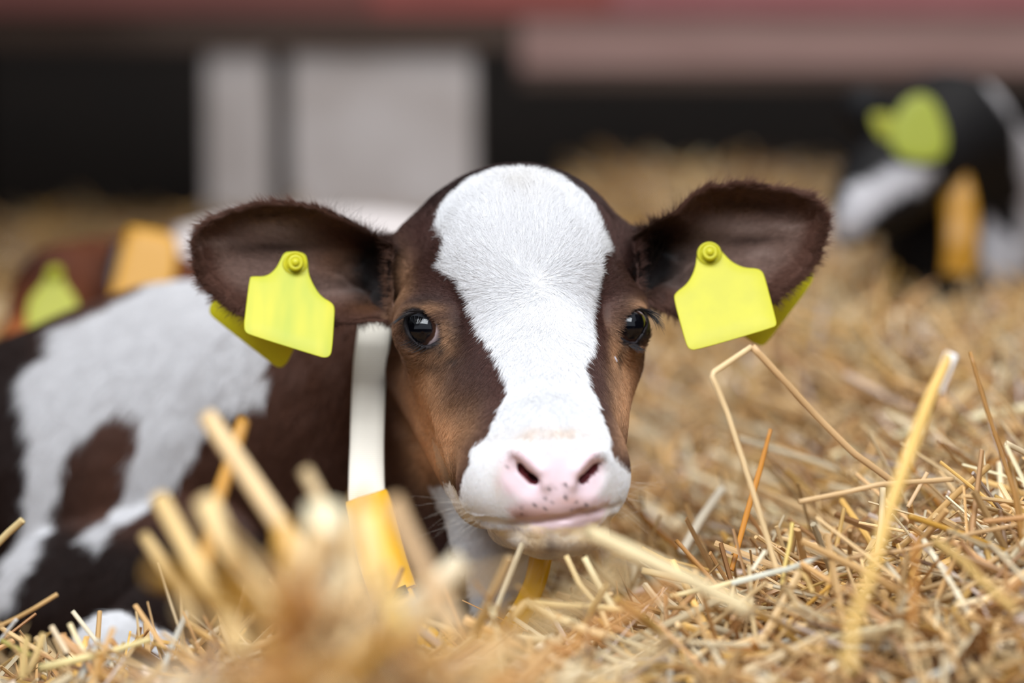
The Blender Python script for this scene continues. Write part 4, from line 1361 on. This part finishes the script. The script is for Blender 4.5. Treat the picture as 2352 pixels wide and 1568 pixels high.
filler(66, (1400, 2352), (1300, 1560), (1.15, 1.62), (0.05, 0.14), (0.0022, 0.0040), [TANP, PALE, GOLD, BRN, GRY], 'loose straw stalk lying on the heap to the right of the chin', 'straw stalks on the right heap', (-0.1, 0.5))
filler(40, (1450, 2352), (1000, 1250), (1.65, 2.3), (0.06, 0.16), (0.0026, 0.0044), [TANP, PALE, BRN, ORG], 'blurred straw stalk lying behind the right heap, beyond the elbowed stalk', 'straw stalks behind the right heap', (-0.1, 0.6))
filler(95, (380, 1130), (1330, 1560), (0.78, 1.02), (0.06, 0.13), (0.0040, 0.0075), [TANP, GOLD, (232, 182, 112), (224, 160, 90), (226, 176, 104)], 'blurred tan straw stalk in the front pile below the jaw', 'straw stalks in the front pile', (0.0, 0.9))
filler(26, (0, 420), (1440, 1560), (1.28, 1.50), (0.04, 0.10), (0.0022, 0.0038), [TANP, PALE, BRN, GRY], 'short straw piece in the lower left corner pile', 'straw pieces in the lower left corner', (-0.1, 0.7))
filler(22, (1000, 1420), (1420, 1560), (1.20, 1.46), (0.05, 0.12), (0.0030, 0.0048), [TANP, PALE, GOLD], 'cream straw stalk lying on the bed below the chin', 'straw stalks below the chin', (-0.1, 0.4))

# ------------------------------------------------------------------ the other calves, lying behind
def back_calf(name_loc, fn, bounds, step, color_fn, label, mat):
    (x0, x1), (v0, v1), (d0, d1) = bounds
    V, Qd = surface_nets(fn, axis([(x0, x1, step)]), axis([(v0, v1, step)]), axis([(d0, d1, step)]))
    _, N = grad(fn, V)
    root = empty('calf', tuple(name_loc))
    tag(root, label, 'calf')
    link('body', mesh_np('calf_body', to_world(V), Qd, mat, True, color_fn(V, N)), root)
    return root, V, Qd, N


def f32(*a):
    return [np.asarray(t, dtype=np.float32) for t in a]


def brown_calf(X, V, D):
    X, V, D = f32(X, V, D)
    f = ell(X, V, D, Q(700, 720, 3.02), (0.28, 0.130, 0.16))
    f = smin(f, ell(X, V, D, Q(330, 790, 2.90), (0.15, 0.115, 0.13)), 0.06)
    f = smin(f, seg(X, V, D, (330, 760, 2.85), (225, 690, 2.72), 0.085, 0.062), 0.05)
    f = smin(f, seg(X, V, D, (225, 690, 2.72), (150, 690, 2.64), 0.056, 0.050), 0.04)
    f = smin(f, seg(X, V, D, (150, 690, 2.64), (60, 800, 2.56), 0.050, 0.032), 0.04)
    f = smin(f, seg(X, V, D, (215, 600, 2.70), (120, 625, 2.60), 0.018, 0.022), 0.02)
    f = smin(f, ell(X, V, D, Q(240, 590, 2.84), (0.05, 0.02, 0.02), 0.35), 0.02)
    f = smin(f, seg(X, V, D, (420, 880, 2.85), (180, 900, 2.75), 0.05, 0.035), 0.04)
    f = smin(f, ell(X, V, D, Q(900, 740, 3.05), (0.15, 0.12, 0.14)), 0.06)
    return f


def brown_cols(P, N):
    px, py = project(P)
    c = np.tile(lin((92, 46, 22)), (len(P), 1))
    c = mixc(c, lin((60, 28, 16)), blob(px, py, 60, 600, 110, 60) + blob(px, py, 232, 700, 26, 110))
    c = mixc(c, lin((160, 90, 44)), blob(px, py, 60, 760, 60, 30))
    w = (px > 400) & (P[:, 2] > 2.8) & (py < 580 + (px - 400) * 0.3)
    c = np.where(w[:, None], lin((204, 194, 190)), c)
    return c


bc_mat = attr_mat('background_coat', rough=0.7, spec=0.2)
calf2, _, _, _ = back_calf(W(500, 900, 2.8), brown_calf, ((-0.75, 0.12), (-0.20, 0.20), (2.35, 3.30)), 0.010, brown_cols,
                           'reddish brown calf with a white back, lying blurred behind on the left', bc_mat)
tag2 = empty('ear_tag', tuple(W(120, 610, 2.50)))
tag(tag2, 'blurred green-yellow tag in the ear of the reddish brown calf at the left edge', 'ear tag')
dull_tag = plain('dull_yellow_tag', (160, 158, 22), rough=0.45, sss=0.1)
slab('tag_panel', [(112, 618), (140, 618), (148, 650), (180, 690), (184, 750), (176, 766), (70, 772), (60, 760), (62, 690), (98, 650)], lambda x, y: 2.495 - (y - 600) * 0.0002 + 0 * x, 0.002, dull_tag, tag2)
lathe('stud', STUD, W(126, 628, 2.487), dir_world(np.array([0, 0, -1.0])), dull_tag, tag2)
collar2 = empty('collar', tuple(W(330, 640, 2.6)))
tag(collar2, 'broad yellow collar block on the neck of the reddish brown calf', 'collar')
slab('yellow_block', [(290, 526), (300, 518), (395, 535), (410, 560), (405, 640), (370, 720), (335, 790), (240, 790), (236, 740), (262, 640)], lambda x, y: 2.60 - 0.00010 * (y - 500) + 0 * x, 0.018, plain('dull_yellow_block', (200, 140, 4), rough=0.45), collar2, 0.004)
strap_mesh('strap', [(290, 560, 2.63, .03), (270, 640, 2.62, .03), (246, 740, 2.61, .03), (225, 800, 2.61, .03)], 0.03, 0.004, dark_mat, collar2)


def black_calf(X, V, D):
    X, V, D = f32(X, V, D)
    f = ell(X, V, D, Q(2330, 560, 3.65), (0.20, 0.15, 0.30))
    f = smin(f, seg(X, V, D, (2270, 470, 3.40), (2180, 330, 3.22), 0.105, 0.085), 0.05)
    f = smin(f, seg(X, V, D, (2170, 310, 3.18), (2030, 430, 2.98), 0.080, 0.050), 0.04)
    f = smin(f, seg(X, V, D, (2030, 430, 2.98), (1950, 500, 2.92), 0.050, 0.036), 0.03)
    f = smin(f, seg(X, V, D, (2130, 270, 3.14), (1980, 250, 3.02), 0.025, 0.030), 0.03)
    f = smin(f, ell(X, V, D, Q(2120, 560, 3.20), (0.055, 0.075, 0.07)), 0.04)
    f = smin(f, seg(X, V, D, (2250, 600, 3.3), (2150, 690, 3.2), 0.07, 0.05), 0.04)
    return f


def black_cols(P, N):
    px, py = project(P)
    c = np.tile(lin((16, 14, 15)), (len(P), 1))
    w = (poly_sdf(px, py, [(1880, 540), (1960, 420), (2060, 385), (2170, 385), (2120, 430), (2040, 470), (1960, 560)]) < 0) & (P[:, 2] < 3.15)
    w |= (poly_sdf(px, py, [(2262, 190), (2420, 140), (2420, 700), (2330, 640), (2345, 420), (2330, 280)]) < 0)
    w |= (poly_sdf(px, py, [(2270, 480), (2330, 560), (2330, 640), (2270, 640), (2245, 560)]) < 0)
    return np.where(w[:, None], lin((176, 172, 174)), c)


calf3, _, _, _ = back_calf(W(2300, 800, 3.4), black_calf, ((0.38, 1.05), (-0.12, 0.38), (2.80, 4.0)), 0.011, black_cols,
                           'black and white calf lying blurred in the background at the right', bc_mat)
tag3 = empty('ear_tag', tuple(W(2110, 250, 2.95)))
tag(tag3, 'blurred green-yellow tag in the ear of the black calf at the upper right', 'ear tag')
slab('tag_panel', [(2060, 250), (2100, 215), (2140, 222), (2165, 270), (2178, 330), (2160, 370), (2080, 372), (2040, 330)], lambda x, y: 2.93 + 0 * x, 0.002, plain('tag_yellow_green', (158, 164, 44), rough=0.45, sss=0.1), tag3)
slab('back_panel', [(1998, 258), (2050, 262), (2080, 300), (2070, 345), (2030, 325), (2006, 290)], lambda x, y: 2.97 + 0 * x, 0.002, dull_tag, tag3)
collar3 = empty('collar', tuple(W(2205, 500, 3.05)))
tag(collar3, 'dark yellow collar band on the neck of the black calf', 'collar')
strap_mesh('yellow_band', [(2185, 385, 3.08, .036), (2200, 450, 3.04, .042), (2208, 540, 3.02, .044), (2200, 630, 3.02, .040)], 0.04, 0.006, plain('dark_yellow_collar', (176, 122, 8), rough=0.4), collar3)


# ------------------------------------------------------------------ the barn
def box(name, x0, x1, y0, y1, z0, z1, mat, parent=None, bev=0.0):
    V = np.array([[x, y, z] for x in (x0, x1) for y in (y0, y1) for z in (z0, z1)], float)
    Fq = np.array([[0, 1, 3, 2], [4, 6, 7, 5], [0, 4, 5, 1], [2, 3, 7, 6], [0, 2, 6, 4], [1, 5, 7, 3]])
    o = link(name, mesh_np(name, V, Fq, mat, False), parent)
    if bev:
        m = o.modifiers.new('bevel', 'BEVEL'); m.width = bev; m.segments = 2
    return o


def wood(name, rgb, rgb2, sc=(1.0, 1.0, 14.0)):
    m, nt, b = new_mat(name)
    tc = nt.nodes.new('ShaderNodeTexCoord'); mp = nt.nodes.new('ShaderNodeMapping')
    mp.inputs['Scale'].default_value = sc
    nz = nt.nodes.new('ShaderNodeTexNoise'); nz.inputs['Scale'].default_value = 3.0; nz.inputs['Detail'].default_value = 6
    r = nt.nodes.new('ShaderNodeValToRGB')
    r.color_ramp.elements[0].position = 0.3; r.color_ramp.elements[1].position = 0.7
    r.color_ramp.elements[0].color = (*lin(rgb), 1); r.color_ramp.elements[1].color = (*lin(rgb2), 1)
    nt.links.new(tc.outputs['Object'], mp.inputs['Vector']); nt.links.new(mp.outputs['Vector'], nz.inputs['Vector'])
    nt.links.new(nz.outputs['Fac'], r.inputs['Fac']); nt.links.new(r.outputs['Color'], b.inputs['Base Color'])
    b.inputs['Roughness'].default_value = 0.75
    return m


concrete = plain('concrete', (120, 112, 104), rough=0.9, rgb2=(98, 90, 82), scale=6.0, bump=0.2)
dark_wood = wood('dark_timber', (30, 22, 17), (46, 34, 26))
red_paint = wood('faded_red_paint', (170, 92, 84), (146, 76, 70))
mauve = wood('weathered_pinkish_board', (176, 142, 134), (152, 118, 110))
mauve_dark = wood('weathered_brown_board', (92, 72, 60), (74, 56, 46))
white_wash = plain('whitewashed_block', (222, 212, 208), rough=0.85, rgb2=(200, 188, 182), scale=5.0)
roof_m = wood('roof_boards', (70, 60, 52), (88, 76, 66), (14, 1, 1))

tag(box('floor', -4.0, 4.0, -2.6, 9.0, -0.12, 0.0, concrete), 'concrete barn floor under the straw', kind='structure')
tag(box('wall_back', -4.0, 4.0, 8.8, 9.0, 0.0, 3.4, dark_wood), 'dark timber back wall of the barn', kind='structure')
tag(box('wall_left', -4.15, -4.0, -2.6, 9.0, 0.0, 3.4, dark_wood), kind='structure')
tag(box('wall_right', 4.0, 4.15, -2.6, 9.0, 0.0, 3.4, dark_wood), kind='structure')
tag(box('ceiling', -4.0, 4.0, 3.6, 9.0, 3.3, 3.4, roof_m), 'boarded ceiling over the back of the barn', kind='structure')
tag(box('wall_front', -4.0, 4.0, -2.75, -2.6, 0.0, 1.05, dark_wood), 'half-height dark wall on the open side of the barn', kind='structure')
tag(box('added_shade_partition', -1.95, -1.90, 3.0, 8.8, 0.0, 1.6, dark_wood), kind='structure')  # unseen partition, added to keep light off the back left
tag(box('added_shade_roof', -1.90, -0.86, 3.6, 5.7, 0.86, 0.90, roof_m), 'unseen low roof added to shade the back left corner of the pen', kind='structure')  # made-up canopy out of view, darkens the straw and gap at the back left
# glazing bars of the long skylight
ax_ = Vector((0.0, 1.6, 0.35)) - Vector(SKY_LOC); ax_.normalize()
sky_frame = link('window_1', None)
sx_ = skylight.matrix_world
Rm = (Vector((0.0, 1.6, 0.35)) - Vector(SKY_LOC)).to_track_quat('-Z', 'Y').to_matrix()
bars = []
for u in np.linspace(-1.5, 1.5, 9): bars.append(((u, 0), (0.035, 1.36)))
for v in (-0.65, -0.22, 0.22, 0.65): bars.append(((0, v), (3.06, 0.045)))
Vb, Fb = [], []
for (cx, cy), (wx, wy) in bars:
    b0 = len(Vb)
    for x in (-wx / 2, wx / 2):
        for y in (-wy / 2, wy / 2):
            for z in (-0.045, -0.02):
                Vb.append(tuple(Vector(SKY_LOC) + Rm @ Vector((cx + x, cy + y, z))))
    for f in ([0, 1, 3, 2], [4, 6, 7, 5], [0, 4, 5, 1], [2, 3, 7, 6], [0, 2, 6, 4], [1, 5, 7, 3]): Fb.append([b0 + t for t in f])
bpy.data.objects.remove(sky_frame)
win = link('window_1', mesh_np('window_1', np.array(Vb), np.array(Fb), plain('grey_steel_bars', (90, 92, 96), rough=0.5), False))
tag(win, 'steel glazing bars of the long skylight', kind='structure')

# boards of the pen at the back: a long rail over a dark gap, a whitewashed block
rail = empty('pen_rail', (0.0, 6.3, 0.60))
tag(rail, 'long weathered pinkish board rail with a red painted top behind the calves', 'rail')
box('lower_board', 0.02, 2.4, 6.28, 6.33, 0.60, 0.735, mauve, rail, 0.004)
box('lower_board', -2.4, 0.02, 6.28, 6.33, 0.655, 0.735, mauve_dark, rail, 0.004)
box('lower_board', 0.02, 2.4, 6.29, 6.33, 0.560, 0.598, mauve_dark, rail, 0.004)
box('red_board', -2.4, -0.36, 6.25, 6.30, 0.74, 0.95, wood('old_red_paint', (140, 84, 76), (112, 64, 58)), rail, 0.004)
box('red_board', -0.36, 0.26, 6.25, 6.30, 0.74, 0.95, red_paint, rail, 0.004)
box('red_board', 0.26, 2.4, 6.25, 6.30, 0.74, 0.95, wood('pinkish_paint', (178, 118, 118), (160, 92, 94)), rail, 0.004)
blk = box('concrete_block', -0.58, -0.10, 6.34, 6.70, 0.0, 0.72, white_wash, None, 0.01)
tag(blk, 'pale whitewashed block standing under the rail behind the calf\'s left ear', 'block')
post = box('post', -0.80, -0.635, 6.34, 6.50, 0.0, 0.72, white_wash, None, 0.01)
tag(post, 'narrow pale post beside the whitewashed block under the rail', 'post')
